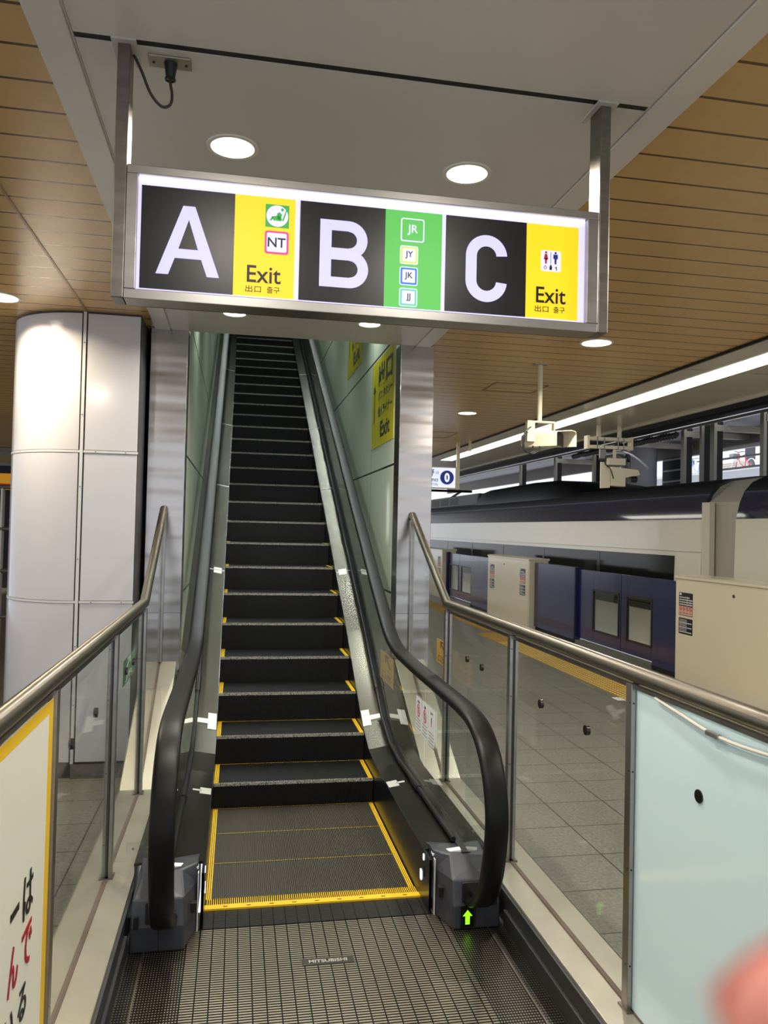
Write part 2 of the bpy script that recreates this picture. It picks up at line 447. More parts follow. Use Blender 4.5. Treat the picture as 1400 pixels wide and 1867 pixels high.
for x, d in pts: vs.append((x, .398, -d*rec))
for x, d in pts: vs.append((x, .004, -d*rec))
flat.add(vs, [(i, i+1, k+i+1, k+i) for i in range(k-1)])
flat_me = flat.build('tmp', mat('flat ribbed tread', (82, 78, 70), .38, .4))
ym = MB()
for j in (0, 1, 2): ym.box(-.5+j*PITCH-.0004, -.5+j*PITCH+PITCH*.52+.0004, .001, .398, -.004, .001)
yel_l = ym.build('tmp', YEL); ym = MB()
for j in (NC-3, NC-2, NC-1): ym.box(-.5+j*PITCH-.0004, -.5+j*PITCH+PITCH*.52+.0004, .001, .398, -.004, .001)
yel_r = ym.build('tmp', YEL); ym = MB()
for j in range(3, NC-3):
    x = -.5+j*PITCH; ym.box(x+.001, x+PITCH*.5, .392, .399, -.004, .0006)
yel_me = ym.build('tmp', YEL)
def put_step(y, z, me, yel=True, ramp=False):
    o = bpy.data.objects.new('step', me); COL.objects.link(o); o.parent = esc; o.location = (0, y-3.4, z)
    if yel:
        for m_ in (yel_l, yel_r)+(() if ramp else (yel_me,)):
            q = bpy.data.objects.new('yellow_edging', m_.data); COL.objects.link(q); q.parent = o
part(MB().box(-.1, .9, 3.7, 4.98, -.06, -.010), 'step_base', BLACK, esc)
for i, (y, L) in enumerate(((3.78, .4), (4.18, .4), (4.58, .4))): put_step(y, 0, flat_me.data)
zn = [.154, .341, .545, .74]+[.74+.2145*i for i in range(1, 25)]
for i, z in enumerate(zn): put_step(4.98+.4*i, z, step_me.data, ramp=i > 1)
for o in (step_me, flat_me, yel_me, yel_l, yel_r): bpy.data.objects.remove(o)
part(MB().prism([(4.9, -.06), (5.6, .0), (15.4, 5.2), (15.4, 5.0), (5.6, -.2), (4.9, -.2)], 0, -.112, .912), 'light_leak_liner', BLACK, esc)  # black liner added under the steps to stop light leaking past them
# comb plate
cmb = thing('x', None, None); bpy.data.objects.remove(cmb)
cm = MB().box(-.105, .905, 3.66, 3.70, -.01, .012)
for j in range(NC):
    x = -.1+j*PITCH+PITCH*.55; cm.box(x, x+PITCH*.4, 3.70, 3.775, -.006, .004)
combo = part(cm, 'comb', YEL, esc)
sc_ = MB()
for j in range(9): sc_.box(-.02+j*.105, .0+j*.105, 3.675, 3.681, .012, .0125)
child(sc_, 'comb_screw', mat('dark screw', (50, 40, 20), .4, .8), combo)
CP = linemat('comb plate ribs', (92, 90, 88), (34, 33, 33), [(1, .0085, 0, .0035), (0, .0526, .012, .004)], rough=.3, metal=.85, bump=.8, depth=.002)
part(MB().box(-.12, .92, 3.50, 3.66, -.02, .004), 'comb_plate', CP, esc)
# grated floor plate (object coords are relative to the escalator empty at x=.4,y=3.4)
FP = linemat('grated floor plate', (158, 149, 132), (8, 8, 8), [(1, .0155, 0, .0070), (0, .0526, .012, .005)], rough=.34, metal=.8, bump=.15, depth=.002)
FG = linemat('square grated plate', (150, 142, 128), (10, 10, 10), [(1, .0155, 0, .0080), (0, .0105, 0, .0045)], rough=.34, metal=.8, bump=.15, depth=.002)
part(MB().box(-.165, .965, 2.60, 3.50, -.02, .002), 'floor_plate', FP, esc)
part(MB().box(-.165, .965, -.2, 2.594, -.02, .002), 'floor_plate', FP, esc)
for a, b in ((-.33, -.165), (.965, 1.13)):
    part(MB().box(a, b, 2.60, 3.9, -.02, .0015), 'edge_grating', FG, esc)
    part(MB().box(a, b, -.2, 2.594, -.02, .0015), 'edge_grating', FG, esc)
for a, b in ((-.393, -.336), (1.136, 1.203)):
    part(MB().box(a, b, -.2, 3.9, -.02, .001), 'border_grating', linemat('dark border grating', (112, 106, 96), (20, 20, 20), [(1, .0155, 0, .0080), (0, .0105, 0, .0045)], rough=.4, metal=.7, bump=.15, depth=.002) if 'dark border grating' not in MATS else MATS['dark border grating'], esc)
for a, b in ((-.336, -.33), (1.13, 1.136)):
    part(MB().box(a, b, -.2, 3.9, -.02, .004), 'border_strip', STEELD, esc)
part(MB().box(-.165, .965, 2.594, 2.60, -.02, .004), 'seam_strip', STEEL, esc)
npl = part(MB().box(.300, .510, 3.155, 3.205, .001, .0045), 'name_plate', mat('name plate', (70, 68, 64), .4, .7), esc, bevel=.001)
text('MITSUBISHI', 'lettering', .03, (.405, 3.18, .0046), '+z', mat('bright lettering', (205, 200, 190), .3, .6), npl, width=.155, height=.022, bold=.0006)
mat('kerb side', (74, 74, 76), .4, .6)
for sgn in (-1, 1):
    X = lambda d: CX+sgn*d
    KH = .67 if sgn > 0 else .65
    def bx(d0, d1, *r):
        a, b = sorted((X(d0), X(d1))); return MB().box(a, b, *r)
    # skirt panel
    sk = MB()
    ys = [3.5]+YD
    for y0, y1 in zip(ys, ys[1:]):
        t0, t1 = D(y0)-.025, D(y1)-.025; b0 = -.2 if y0 < 5.4 else t0-.6; b1 = -.2 if y1 < 5.4 else t1-.6
        sk.add([(X(.5025), y0, b0), (X(.5025), y1, b1), (X(.5025), y1, t1), (X(.5025), y0, t0),
                (X(.514), y0, b0), (X(.514), y1, b1), (X(.514), y1, t1), (X(.514), y0, t0)],
               [(0, 1, 2, 3), (7, 6, 5, 4), (3, 2, 6, 7), (0, 4, 5, 1)])
    skp = part(sk, 'skirt_panel', SKIRT, esc)
    # white comb lights set in the skirt
    for yy, zz, w, h in ((3.655, .115, .035, .05), (3.61, .215, .018, .03)):
        f = '-x' if sgn > 0 else '+x'
        mbq = plaque(rrect(w, h, min(w, h)*.42), f, (X(.5020), yy, zz), .002)
        child(mbq, 'comb_light', mat('lit comb lamp', (250, 250, 255), .4, emit=2.2), skp)
    child(plaque(rrect(.022, .05, .006), '-x' if sgn > 0 else '+x', (X(.5022), 3.60, .155), .0015), 'switch_plate', BLACK, skp)
    # inner deck
    def strip(d0, z0, d1, z1, th, ylist=YD):
        m_ = MB()
        for y0, y1 in zip(ylist, ylist[1:]):
            a0, a1, b0, b1 = D(y0)+z0, D(y1)+z0, D(y0)+z1, D(y1)+z1
            m_.add([(X(d0), y0, a0), (X(d1), y0, b0), (X(d1), y1, b1), (X(d0), y1, a1),
                    (X(d0), y0, a0-th), (X(d1), y0, b0-th), (X(d1), y1, b1-th), (X(d0), y1, a1-th)],
                   [(0, 1, 2, 3), (4, 7, 6, 5), (0, 3, 7, 4), (1, 5, 6, 2), (0, 4, 5, 1), (3, 2, 6, 7)])
        return m_
    part(strip(.506, -.025, .655, 0, .012), 'inner_deck', DECK, esc)
    od = strip(.695, 0, .81, -.02, .012); part(od, 'outer_deck', DECK, esc)
    oc = MB()
    for y0, y1 in zip(YD, YD[1:]):
        a0, a1 = D(y0)-.02, D(y1)-.02
        oc.add([(X(.808), y0, 0), (X(.808), y1, a1-1.0 if y1 > 6.2 else 0), (X(.808), y1, a1), (X(.808), y0, a0)], [(0, 1, 2, 3)])
    part(oc, 'side_cladding', mat('grey side cladding', (120, 122, 116), .4, .5), esc)
    # deck joint strips
    for yy in (7.19, 8.75, 10.4, 12.5, 14.8):
        js = strip(.507, -.021, .655, .004, .003, [yy, yy+.012]); part(js, 'deck_joint', STEEL, esc)
    # glass base channel and the black tube lying on it
    part(strip(.655, .004, .695, .004, .03, [3.5]+YD), 'glass_channel', mat('dark glazing channel', (44, 44, 44), .4, .5), esc)
    tb = MB().tube([(X(.648), y, D(y)+.016) for y in YD], .013, 10)
    for yy in (4.35, 5.75): tb.tube([(X(.648), yy+t, D(yy+t)+.016) for t in (0, .05, .1, .15)], .018, 10)
    part(tb, 'black_tube', DARK, esc, smooth=True)
    # white tape patches
    def tape(y, along, across, d0=.51, d1=.60):
        zd = lambda d: -.025+.025*(d-.506)/.149+.0035
        t = strip(d0, zd(d0), d1, zd(d1), .002, [y, y+along])
        return t
    TP = mat('white cloth tape', (226, 228, 222), .6)
    t1 = tape(5.46, .14, .1, .508, .565)
    t2 = tape(5.515, .035, .1, .56, .64); t1.add(t2.v, t2.f)
    part(t1, 'tape_patch', TP, esc)
    t1 = tape(4.50, .10, .1, .508, .57); t2 = tape(4.54, .025, .1, .56, .61); t1.add(t2.v, t2.f)
    part(t1, 'tape_patch', mat('grey cloth tape', (168, 170, 166), .6), esc)
    t1 = tape(7.15, .08, .1, .53, .60); part(t1, 'tape_patch', TP, esc)
    # handrail
    path = [(3.50, .15), (3.40, .11), (3.29, .125), (3.18, .20), (3.10, .33), (3.055, .5), (3.055, .62), (3.10, .74), (3.20, .85), (3.34, .915), (3.55, .938), (3.9, .943), (4.4, .947),
            (4.80, .955), (5.08, .97), (5.35, 1.03), (5.65, 1.17), (6.0, 1.345), (6.235, 1.472), (8, 2.42), (10, 3.495), (12, 4.57), (14, 5.645), (16.2, 6.83)]
    hp = smoothpath([(X(KH), a, b) for a, b in path], 5)
    prof = []
    for a in range(0, 181, 15):
        t = R(a); cx_, sx_ = math.cos(t), math.sin(t)
        prof.append((.048*math.copysign(abs(cx_)**.45, cx_), .004+.022*abs(sx_)**.6))
    prof += [(-.048, -.006), (-.040, -.016), (-.018, -.016), (-.018, -.008), (.018, -.008), (.018, -.016), (.040, -.016), (.048, -.006)]
    # up vector handled per segment: build by hand so that the crown always faces outwards
    P = [Vector(p) for p in hp]; vs = []; n = len(prof)
    for i, p in enumerate(P):
        t = (P[min(i+1, len(P)-1)]-P[max(i-1, 0)]).normalized(); nn = Vector((0, -t.z, t.y))
        for u, v in prof: vs.append(p+Vector((1, 0, 0))*u+nn*(v-.02))
    fs = [(i*n+j, i*n+(j+1) % n, (i+1)*n+(j+1) % n, (i+1)*n+j) for i in range(len(P)-1) for j in range(n)]
    fs += [tuple(range(n)), tuple(range((len(P)-1)*n, len(P)*n))[::-1]]
    part(MB().add(vs, fs), 'handrail', HAND, esc, smooth=True)
    # handrail guide (steel track under the rubber)
    vs = []; gprof = [(-.016, -.052), (.016, -.052), (.016, -.03), (-.016, -.03)]
    Q = P[8:]
    for i, p in enumerate(Q):
        t = (Q[min(i+1, len(Q)-1)]-Q[max(i-1, 0)]).normalized(); nn = Vector((0, -t.z, t.y))
        for u, v in gprof: vs.append(p+Vector((1, 0, 0))*u+nn*v)
    part(MB().add(vs, [(i*4+j, i*4+(j+1) % 4, (i+1)*4+(j+1) % 4, (i+1)*4+j) for i in range(len(Q)-1) for j in range(4)]), 'handrail_guide', STEELD, esc)
    # glass: polygon between deck and rail, cut in panes
    inner = []
    for i, p in enumerate(P):
        t = (P[min(i+1, len(P)-1)]-P[max(i-1, 0)]).normalized(); nn = Vector((0, -t.z, t.y)); q = p-nn*.045; inner.append((q.y, q.z))
    first = [q for q in inner if q[1] > .24 and q[0] < 4.32]
    poly = first+[(4.32, inner_z) for inner_z in [.895]]+[(4.32, D(4.32)+.005), (3.3, .275)]
    a0 = X(.667); 
    def pane(poly):
        m_ = MB(); n_ = len(poly); m_.add([(X(KH), a, b) for a, b in poly], [tuple(range(n_))]); return m_
    part(pane(poly), 'glass_panel', GLASS, esc)
    def railz(y):
        for (a, b), (c, d) in zip(inner, inner[1:]):
            if b > .6 and a <= y <= c: return b+(d-b)*(y-a)/max(c-a, 1e-6)
        return inner[-1][1]
    cuts = [4.325, 5.9, 8.0, 10.1, 12.2, 14.3, 16.0]
    for y0, y1 in zip(cuts, cuts[1:]):
        n_ = 10; ys_ = [y0+(y1-.006-y0)*i/n_ for i in range(n_+1)]
        part(pane([(y, railz(y)) for y in ys_]+[(y, D(y)+.005) for y in ys_[::-1]]), 'glass_panel', GLASS, esc)
    # newel box
    lv = [(0, [(.53, 3.50), (.575, 3.345), (.79, 3.345), (.79, 3.9), (.53, 3.9)]),
          (.10, [(.53, 3.505), (.575, 3.35), (.79, 3.35), (.79, 3.9), (.53, 3.9)]),
          (.20, [(.53, 3.53), (.58, 3.385), (.785, 3.375), (.785, 3.9), (.53, 3.9)]),
          (.268, [(.53, 3.56), (.60, 3.50), (.76, 3.47), (.775, 3.62), (.53, 3.62)])]
    vs = [(X(d), y, z) for z, ring in lv for d, y in ring]; fs = []
    for i in range(3):
        for j in range(5): fs.append((i*5+j, i*5+(j+1) % 5, (i+1)*5+(j+1) % 5, (i+1)*5+j))
    fs += [(0, 1, 2, 3, 4), (15, 16, 17, 18, 19)]
    nb = part(MB().add(vs, fs), 'newel_box', NEWEL, esc, bevel=.008, seg=3)
    f = '-y'
    child(plaque(rrect(.115, .088, .008), f, (X(.672), 3.352, .158), .006), 'handrail_inlet', mat('inlet rubber', (26, 25, 25), .45), nb)
    child(bx(.53, .575, 3.43, 3.46, .11, .15), 'sensor_window', BLACK, nb)
    child(bx(.755, .775, 3.343, 3.35, .10, .145), 'sensor_window', BLACK, nb)
    child(bx(.6745, .6755, 3.3435, 3.348, 0, .1), 'cover_joint', BLACK, nb)
    # white band between newel box and deck
    wb = MB(); wb.add([(X(.529), 3.548, .252), (X(.655), 3.515, .279), (X(.655), 3.545, .281), (X(.529), 3.578, .254)], [(0, 1, 2, 3)])
    wb.v += [(a, b, c-.01) for a, b, c in wb.v]; wb.f += [(4, 7, 6, 5), (0, 4, 5, 1), (1, 5, 6, 2), (2, 6, 7, 3), (3, 7, 4, 0)]; wb.mi += [0]*5
    part(wb, 'white_band', mat('white marker band', (232, 232, 226), .4), esc)
    part(bx(.5245, .529, 3.49, 3.515, 0, .25), 'white_band', mat('bright metal edge', (225, 225, 222), .35, .3), esc)
    if sgn > 0:
        ar = child(bx(.608, .668, 3.338, 3.345, .012, .102), 'display', mat('display window', (6, 14, 6), .2), nb)
        c0 = .638
        for row, (w0, w1) in enumerate([(0, 0), (-1, 1), (-2, 2), (-3, 3), (-4, 4), (-2, 2), (-2, 2), (-2, 2), (-2, 2), (-2, 2), (-2, 2)]):
            pass
        pts_a = [(0, .032), (.022, .006), (.010, .006), (.010, -.030), (-.010, -.030), (-.010, .006), (-.022, .006)]
        text_a = plaque(pts_a, '-y', (X(.638), 3.3378, .056), .0006)
        child(text_a, 'arrow', mat('green led arrow', (120, 230, 30), .5, emit=1.6, emitc=(140, 235, 20)), nb)['label'] = 'green lit up arrow'
# safety stickers on the right glass
STW = mat('white sticker', (236, 240, 246), .35)
RED = mat('sign red', (205, 40, 60), .4); BLU = mat('sign blue', (40, 60, 150), .4); INK = mat('ink', (20, 20, 22), .5)
for i, yc in enumerate((4.45, 4.295, 4.145)):
    st = part(plaque(rrect(.142, .195, .008), '-x', (CX+.664, yc, .683), .001), 'safety_sticker', STW, esc)
    for k_ in range(4 if i < 2 else 5):
        child(plaque(rect(-.055, .055, -.002, .002), '-x', (CX+.6625, yc, .655-.018*k_-(0 if i < 2 else .006)), .0006), 'text_line', mat('grey print', (120, 125, 135), .5), st)
    text(('止まれ', '注意', '手すり')[i], 'heading', .02, (CX+.6625, yc, .755), '-x', INK, st, height=.016)
    if i < 2:
        rg = MB().ring((CX+.6615, yc, .705), .03, .037, .0006, 0, 24); child(rg, 'ban_ring', RED, st)
        child(plaque([(-.026, .022), (-.022, .026), (.026, -.022), (.022, -.026)], '-x', (CX+.6622, yc, .705), .0006), 'ban_bar', RED, st)
        child(plaque([(-.004, .02), (.004, .02), (.008, -.004), (.002, -.022), (-.008, -.006)], '-x', (CX+.6625, yc, .705), .0006), 'pictogram', INK, st)
    else:
        child(plaque([(-.006, .026), (.006, .026), (.008, .0), (-.008, .0)], '-x', (CX+.6625, yc, .708), .0006), 'pictogram', BLU, st)
        child(plaque([(-.008, .0), (.008, .0), (.004, -.024), (-.004, -.024)], '-x', (CX+.6625, yc, .708), .0006), 'pictogram', RED, st)

# ================================================================== KERBS AND RAILINGS
def side_kerb(sgn):
    X = lambda d: (.405+sgn*d)
    side = 'right' if sgn > 0 else 'left'
    kb = thing('kerb', 'low pale steel kerb with a sloping rear end on the %s side of the escalator' % side, 'kerb', (X(.94), 3.5, 0))
    prof = [(-.5, 0), (-.5, .15), (4.93, .15), (6.0, .74), (6.0, 0)]
    part(MB().prism(prof, 0, *sorted((X(.827), X(1.063)))), 'sill', SILL, kb, bevel=.003)
    a, b = sorted((X(.815), X(.827)))
    part(MB().box(a, b, -.5, 4.9, 0, .138), 'inner_face', mat('kerb side', (74, 74, 76), .4, .6), kb)
    a, b = sorted((X(.800), X(.816)))
    part(MB().box(a, b, -.5, 3.35, 0, .075), 'foot_strip', mat('kerb side', (74, 74, 76), .4, .6), kb, bevel=.004)
    a, b = sorted((X(.938), X(.956)))
    part(MB().prism([(-.5, .150), (-.5, .156), (4.93, .156), (5.99, .745), (5.99, .738), (4.93, .150)], 0, a, b), 'glazing_groove', mat('glazing gasket', (92, 74, 66), .6), kb)
    x = X(.945)
    rl = thing('glass_railing', ('steel and clear glass railing on the right, its nearest pane pale blue and opaque' if sgn > 0 else 'steel and clear glass railing on the left with a white poster on its nearest pane'), 'railing', (x, 3.5, .15), 'railings either side of the escalator')
    part(MB().tube([(x, -1, 1.277), (x, 4.91, 1.277), (x, 5.99, 1.868)], .0285, 20), 'handrail', RAILM, rl, smooth=True)
    posts = (2.48, 3.68, 4.89) if sgn > 0 else (2.52, 3.74, 4.87)
    for y in posts:
        top = 1.245
        pm = MB().box(x-.022, x-.006, y-.02, y+.02, .15, top); pm.box(x+.006, x+.022, y-.02, y+.02, .15, top)
        po = part(pm, 'post', STEEL, rl, bevel=.002)
        child(MB().box(x-.006, x+.006, y-.014, y+.014, .15, top), 'gasket', mat('dark gasket', (50, 46, 44), .5), po)
        rvm = MB()
        for z in (.3, .62, .95, 1.18): rvm.cyl((x-.0225 if sgn > 0 else x+.0205, y-.008, z), .003, .002, 0, 8); rvm.cyl((x-.014, y-.022, z), .003, .003, 1, 8)
        child(rvm, 'screw', mat('dark rivet', (60, 58, 55), .4, .8), po)
        child(MB().box(x-.03, x+.03, y-.035, y+.03, .15, .156), 'foot_plate', STEELD, po)
    tm = MB().box(x-.010, x+.010, -.5, 4.88, 1.228, 1.242)
    part(tm, 'glazing_bead', STEELD, rl)
    cuts = (-.4,)+posts
    for i, (y0, y1) in enumerate(zip(cuts, cuts[1:])):
        pm = MB().box(x-.003, x+.003, y0+.015, y1-.015, .15, 1.23)
        if i == 0 and sgn > 0:
            g = part(pm, 'frosted_panel', mat('pale blue film on glass', (214, 240, 247), .14, coat=.3), rl); g['label'] = 'opaque pale blue pane'
        else: part(pm, 'glass_panel', GLASSR, rl)
    pz = MB().prism([(4.92, .16), (5.965, .73), (5.965, 1.81), (4.92, 1.235)], 0, x-.003, x+.003)
    part(pz, 'glass_panel', GLASSR, rl)
    part(MB().box(x-.015, x+.015, 5.965, 5.999, .74, 1.83), 'wall_channel', STEEL, rl)
    sm = []
    for y, z in ((2.09, .992), (2.845, .992), (3.311, .99), (4.17, 1.0), (4.45, 1.0)):
        q = MB().cyl((x-.007, y, z), .0195, .014, 0, 20); part(q, 'stud', mat('dark polished stud', (70, 68, 66), .25, .9), rl, smooth=True)
    return rl
rlR = side_kerb(1); rlL = side_kerb(-1)
# acrylic guards between newel and railing
for sgn, side in ((1, 'right'), (-1, 'left')):
    X = lambda d: .405+sgn*d
    g = thing('acrylic_guard', 'clear acrylic guard plate filling the gap beside the %s escalator handrail' % side, 'guard', (X(.84), 3.72, .15), 'acrylic guards beside the handrails')
    a, b = sorted((X(.73), X(.935)))
    part(MB().prism(rrect(b-a, .78, .02, cx=(a+b)/2, cy=.61), 1, 3.72, 3.726), 'plate', ACRYL, g)
    a, b = sorted((X(.74), X(.86)))
    br = part(MB().box(a, b, 3.70, 3.718, .262, .31), 'bracket', ACRYL, g, bevel=.004)
    bo = MB()
    for d in (.765, .83): bo.cyl((X(d), 3.694, .287), .006, .006, 1, 12)
    child(bo, 'bolt', STEEL, br, smooth=True)
# poster on the left pane
po = thing('poster', 'white poster with a yellow border and hand-lettered Japanese words on the left railing pane', 'poster', (-.53, 1.9, .2))
xl = -.5295
sh = part(MB().box(xl, xl+.002, .6, 2.488, .165, 1.225), 'sheet', mat('poster paper', (232, 229, 214), .35), po)
bd = MB().box(xl+.002, xl+.0028, .6, 2.488, 1.190, 1.225); bd.box(xl+.002, xl+.0028, 2.440, 2.488, .165, 1.190); bd.box(xl+.002, xl+.0028, .6, 2.44, .165, .195)
part(bd, 'border', mat('poster yellow', (236, 190, 30), .4), po)
pf = xl+.004
PRED = mat('poster crimson', (168, 16, 40), .4)
for s, y, z, h, m_, sx_ in (('は', 2.255, .755, .115, INK, .10), ('ー', 2.125, .765, .02, INK, .075), ('で', 2.255, .615, .115, PRED, .10), ('ん', 2.125, .625, .115, PRED, .09), ('る', 2.225, .48, .09, INK, .08), ('い', 2.10, .48, .09, INK, .08)):
    text(s, 'lettering', .12, (pf, y, z), '+x', m_, sh, height=h, width=sx_, bold=.001)
# conduit under the right rail
fc = thing('flexible_conduit', 'white ribbed cable conduit sagging under the right handrail in front of the pale blue pane', 'conduit', (1.33, 1.9, 1.2))
cpth = smoothpath([(1.335, 2.32, 1.228), (1.333, 2.16, 1.21), (1.33, 2.02, 1.196), (1.33, 1.9, 1.195), (1.33, 1.75, 1.205), (1.33, 1.55, 1.222), (1.33, 1.3, 1.232)], 6)
part(MB().tube(cpth, .005, 8), 'sleeve', mat('white conduit', (214, 210, 198), .5), fc, smooth=True)
part(MB().box(1.322, 1.336, 1.97, 2.03, 1.188, 1.202), 'joiner', STEEL, fc, bevel=.002)
# sticker reflections in the glass, built as mirrored opaque films
def sticker_reflection(name, label, x, y0, y1, z0, z1, bg, fg, top, txt):
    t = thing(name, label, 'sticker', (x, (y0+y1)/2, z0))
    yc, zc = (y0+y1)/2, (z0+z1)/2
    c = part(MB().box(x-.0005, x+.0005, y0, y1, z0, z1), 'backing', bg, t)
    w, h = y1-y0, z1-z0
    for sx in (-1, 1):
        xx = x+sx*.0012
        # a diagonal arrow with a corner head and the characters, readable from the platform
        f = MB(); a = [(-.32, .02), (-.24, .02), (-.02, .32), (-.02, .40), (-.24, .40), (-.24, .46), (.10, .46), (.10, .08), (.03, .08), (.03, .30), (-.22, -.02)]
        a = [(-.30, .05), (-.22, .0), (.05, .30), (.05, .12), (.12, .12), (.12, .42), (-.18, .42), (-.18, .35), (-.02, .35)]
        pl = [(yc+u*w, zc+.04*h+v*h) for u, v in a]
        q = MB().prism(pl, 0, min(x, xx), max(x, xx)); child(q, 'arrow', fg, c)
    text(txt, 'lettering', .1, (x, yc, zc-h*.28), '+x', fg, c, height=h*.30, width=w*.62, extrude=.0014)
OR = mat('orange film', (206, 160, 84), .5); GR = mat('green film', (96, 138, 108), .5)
sticker_reflection('exit_reflection', 'reflection of an orange exit sticker with a diagonal arrow, built as a film on the right railing glass', 1.3595, 4.94, 5.2, .86, 1.02, OR, mat('brown print', (96, 70, 40), .5), 1, '出口')
sticker_reflection('exit_reflection', 'reflection of an orange exit sticker with a diagonal arrow, built as a film on the right escalator balustrade glass', CX+.673, 5.25, 5.75, .66, .86, OR, mat('brown print', (96, 70, 40), .5), 1, '出口')
sticker_reflection('line_mark', 'reflection of a green JR sticker with an arrow, built as a grey-green film on the left railing glass', -.5445, 4.10, 4.55, .93, 1.06, GR, mat('pale print', (226, 232, 228), .5), 1, 'JR')
wj = thing('line_mark', 'green wall sticker low on the shaft wall behind the left steel pillar', 'sticker', (-.398, 6.4, .6))
part(MB().box(-.3995, -.398, 6.21, 6.75, .45, .80), 'backing', mat('bright green film', (70, 170, 80), .4), wj)

# ================================================================== LIT SIGN
sg = thing('hanging_sign', 'large illuminated sign lettered A, B and C hung below the white soffit', 'sign', (.41, 2.48, 2.43))
YF = 2.44; SX0, SX1, SZ0, SZ1 = -.356, 1.172, 2.43, 2.838
fr = MB()
fr.box(SX0, SX1, YF, YF+.085, SZ1-.026, SZ1); fr.box(SX0, SX1, YF, YF+.085, SZ0, SZ0+.030)
fr.box(SX0, SX0+.032, YF, YF+.085, SZ0+.03, SZ1-.026); fr.box(SX1-.04, SX1, YF, YF+.085, SZ0+.03, SZ1-.026)
part(fr, 'frame', STEEL, sg, bevel=.002)
part(MB().box(SX0+.002, SX1-.002, YF+.086, YF+.09, SZ0, SZ1), 'back_panel', STEELD, sg)
part(MB().box(SX0+.03, SX1-.04, YF+.022, YF+.08, SZ0+.028, SZ1-.024), 'light_box', mat('lit sign acrylic', (214, 210, 255), .4, emit=.8, emitc=(206, 202, 250)), sg)
tube = MB().box(SX0+.035, SX1-.045, YF+.012, YF+.022, SZ1-.034, SZ1-.026); part(tube, 'edge_lamp', mat('lit edge lamp', (236, 234, 255), .4, emit=1.5, emitc=(236, 232, 255)), sg)
SB = mat('sign black', (12, 10, 10), .3)
SY = mat('lit sign yellow', (244, 204, 22), .4, emit=.68); SGN = mat('lit sign green', (84, 186, 80), .4, emit=.6)
SL = mat('lit lettering', (190, 188, 240), .4, emit=.68, emitc=(206, 204, 255)); SI = mat('sign ink', (16, 14, 14), .4)
SW = mat('lit pictogram white', (216, 214, 250), .4, emit=.7)
ZT, ZB = 2.786, 2.470
y1_ = YF+.0215
def panel(x0, x1, m_, name='face_panel'):
    return part(MB().box(x0, x1, y1_-.002, y1_, ZB, ZT), name, m_, sg)
pA = panel(-.314, -.034, SB); pYa = panel(-.034, .154, SY); pB = panel(.169, .443, SB); pG = panel(.443, .632, SGN); pC = panel(.645, .923, SB); pYc = panel(.923, 1.108, SY)
yt = y1_-.003
def strokes(polys, cx, cz, m_, par, name='letter'):
    mb = MB()
    for pl in polys: mb.prism([(cx+u, cz+v) for u, v in pl], 1, yt-.0004, yt+.001)
    o = child(mb, name, m_, par); return o
h = .215; w = .19; s = .036
A = [[(-w/2, -h/2), (-w/2+s*1.12, -h/2), (s*.02, h/2), (-s*.62, h/2)], [(w/2, -h/2), (w/2-s*1.12, -h/2), (-s*.02, h/2), (s*.62, h/2)], [(-.055, -.052), (.055, -.052), (.044, -.020), (-.044, -.020)]]
# a clean letter A as one outline with its counter cut by bridging
ta, tb_ = .020, .036
A = [[(-w/2, -h/2), (-w/2+.037, -h/2), (-w/2+.037+.0185, -h/2+.052), (-.0, -h/2+.052), (0, -h/2+.081), (-w/2+.037+.0285, -h/2+.081), (0, h/2-.042), (0, h/2), (-.018, h/2)]]
A.append([(-u, v) for u, v in A[0]][::-1])
strokes(A, -.172, 2.625, SL, pA)
# letter B, traced as bars and half rings
def halfring(cx, cz, r, r2, a0, a1, n=18, sy=1.0):
    o = [(cx+r2*math.cos(R(a0+(a1-a0)*k/n)), cz+sy*r2*math.sin(R(a0+(a1-a0)*k/n))) for k in range(n+1)]
    i = [(cx+r*math.cos(R(a0+(a1-a0)*k/n)), cz+sy*r*math.sin(R(a0+(a1-a0)*k/n))) for k in range(n+1)]
    return o, i
def arcstrokes(cx, cz, r, r2, a0, a1, n=18, syo=1.0, syi=None):
    syi = syo if syi is None else syi; out = []
    for k in range(n):
        t0, t1 = R(a0+(a1-a0)*k/n), R(a0+(a1-a0)*(k+1)/n)
        out.append([(cx+r2*math.cos(t0), cz+syo*r2*math.sin(t0)), (cx+r2*math.cos(t1), cz+syo*r2*math.sin(t1)), (cx+r*math.cos(t1), cz+syi*r*math.sin(t1)), (cx+r*math.cos(t0), cz+syi*r*math.sin(t0))])
    return out
bz = .215; b0 = -.072
Bs = [[(b0, -bz/2), (b0+.037, -bz/2), (b0+.037, bz/2), (b0, bz/2)]]
for za, zb, xe in ((.0, bz/2, .020), (-bz/2, .0, .024)):
    rr_ = (zb-za)/2+.007; zc = (za+zb)/2+(-.007 if za == 0 else .007)
    Bs.append([(b0+.037, zc+rr_-.033), (xe, zc+rr_-.033), (xe, zc+rr_), (b0+.037, zc+rr_)])
    Bs.append([(b0+.037, zc-rr_), (xe, zc-rr_), (xe, zc-rr_+.033), (b0+.037, zc-rr_+.033)])
    Bs += arcstrokes(xe, zc, rr_-.034, rr_, -90, 90, 16)
strokes(Bs, .305, 2.626, SL, pB)
Cs = []
rC, rc, hz = .071, .034, .040
Cs += arcstrokes(0, hz, rc, rC, 5, 180, 20)
Cs += arcstrokes(0, -hz, rc, rC, 180, 355, 20)
Cs.append([(-rC, -hz), (-rc, -hz), (-rc, hz), (-rC, hz)])
strokes(Cs, .785, 2.620, SL, pC)
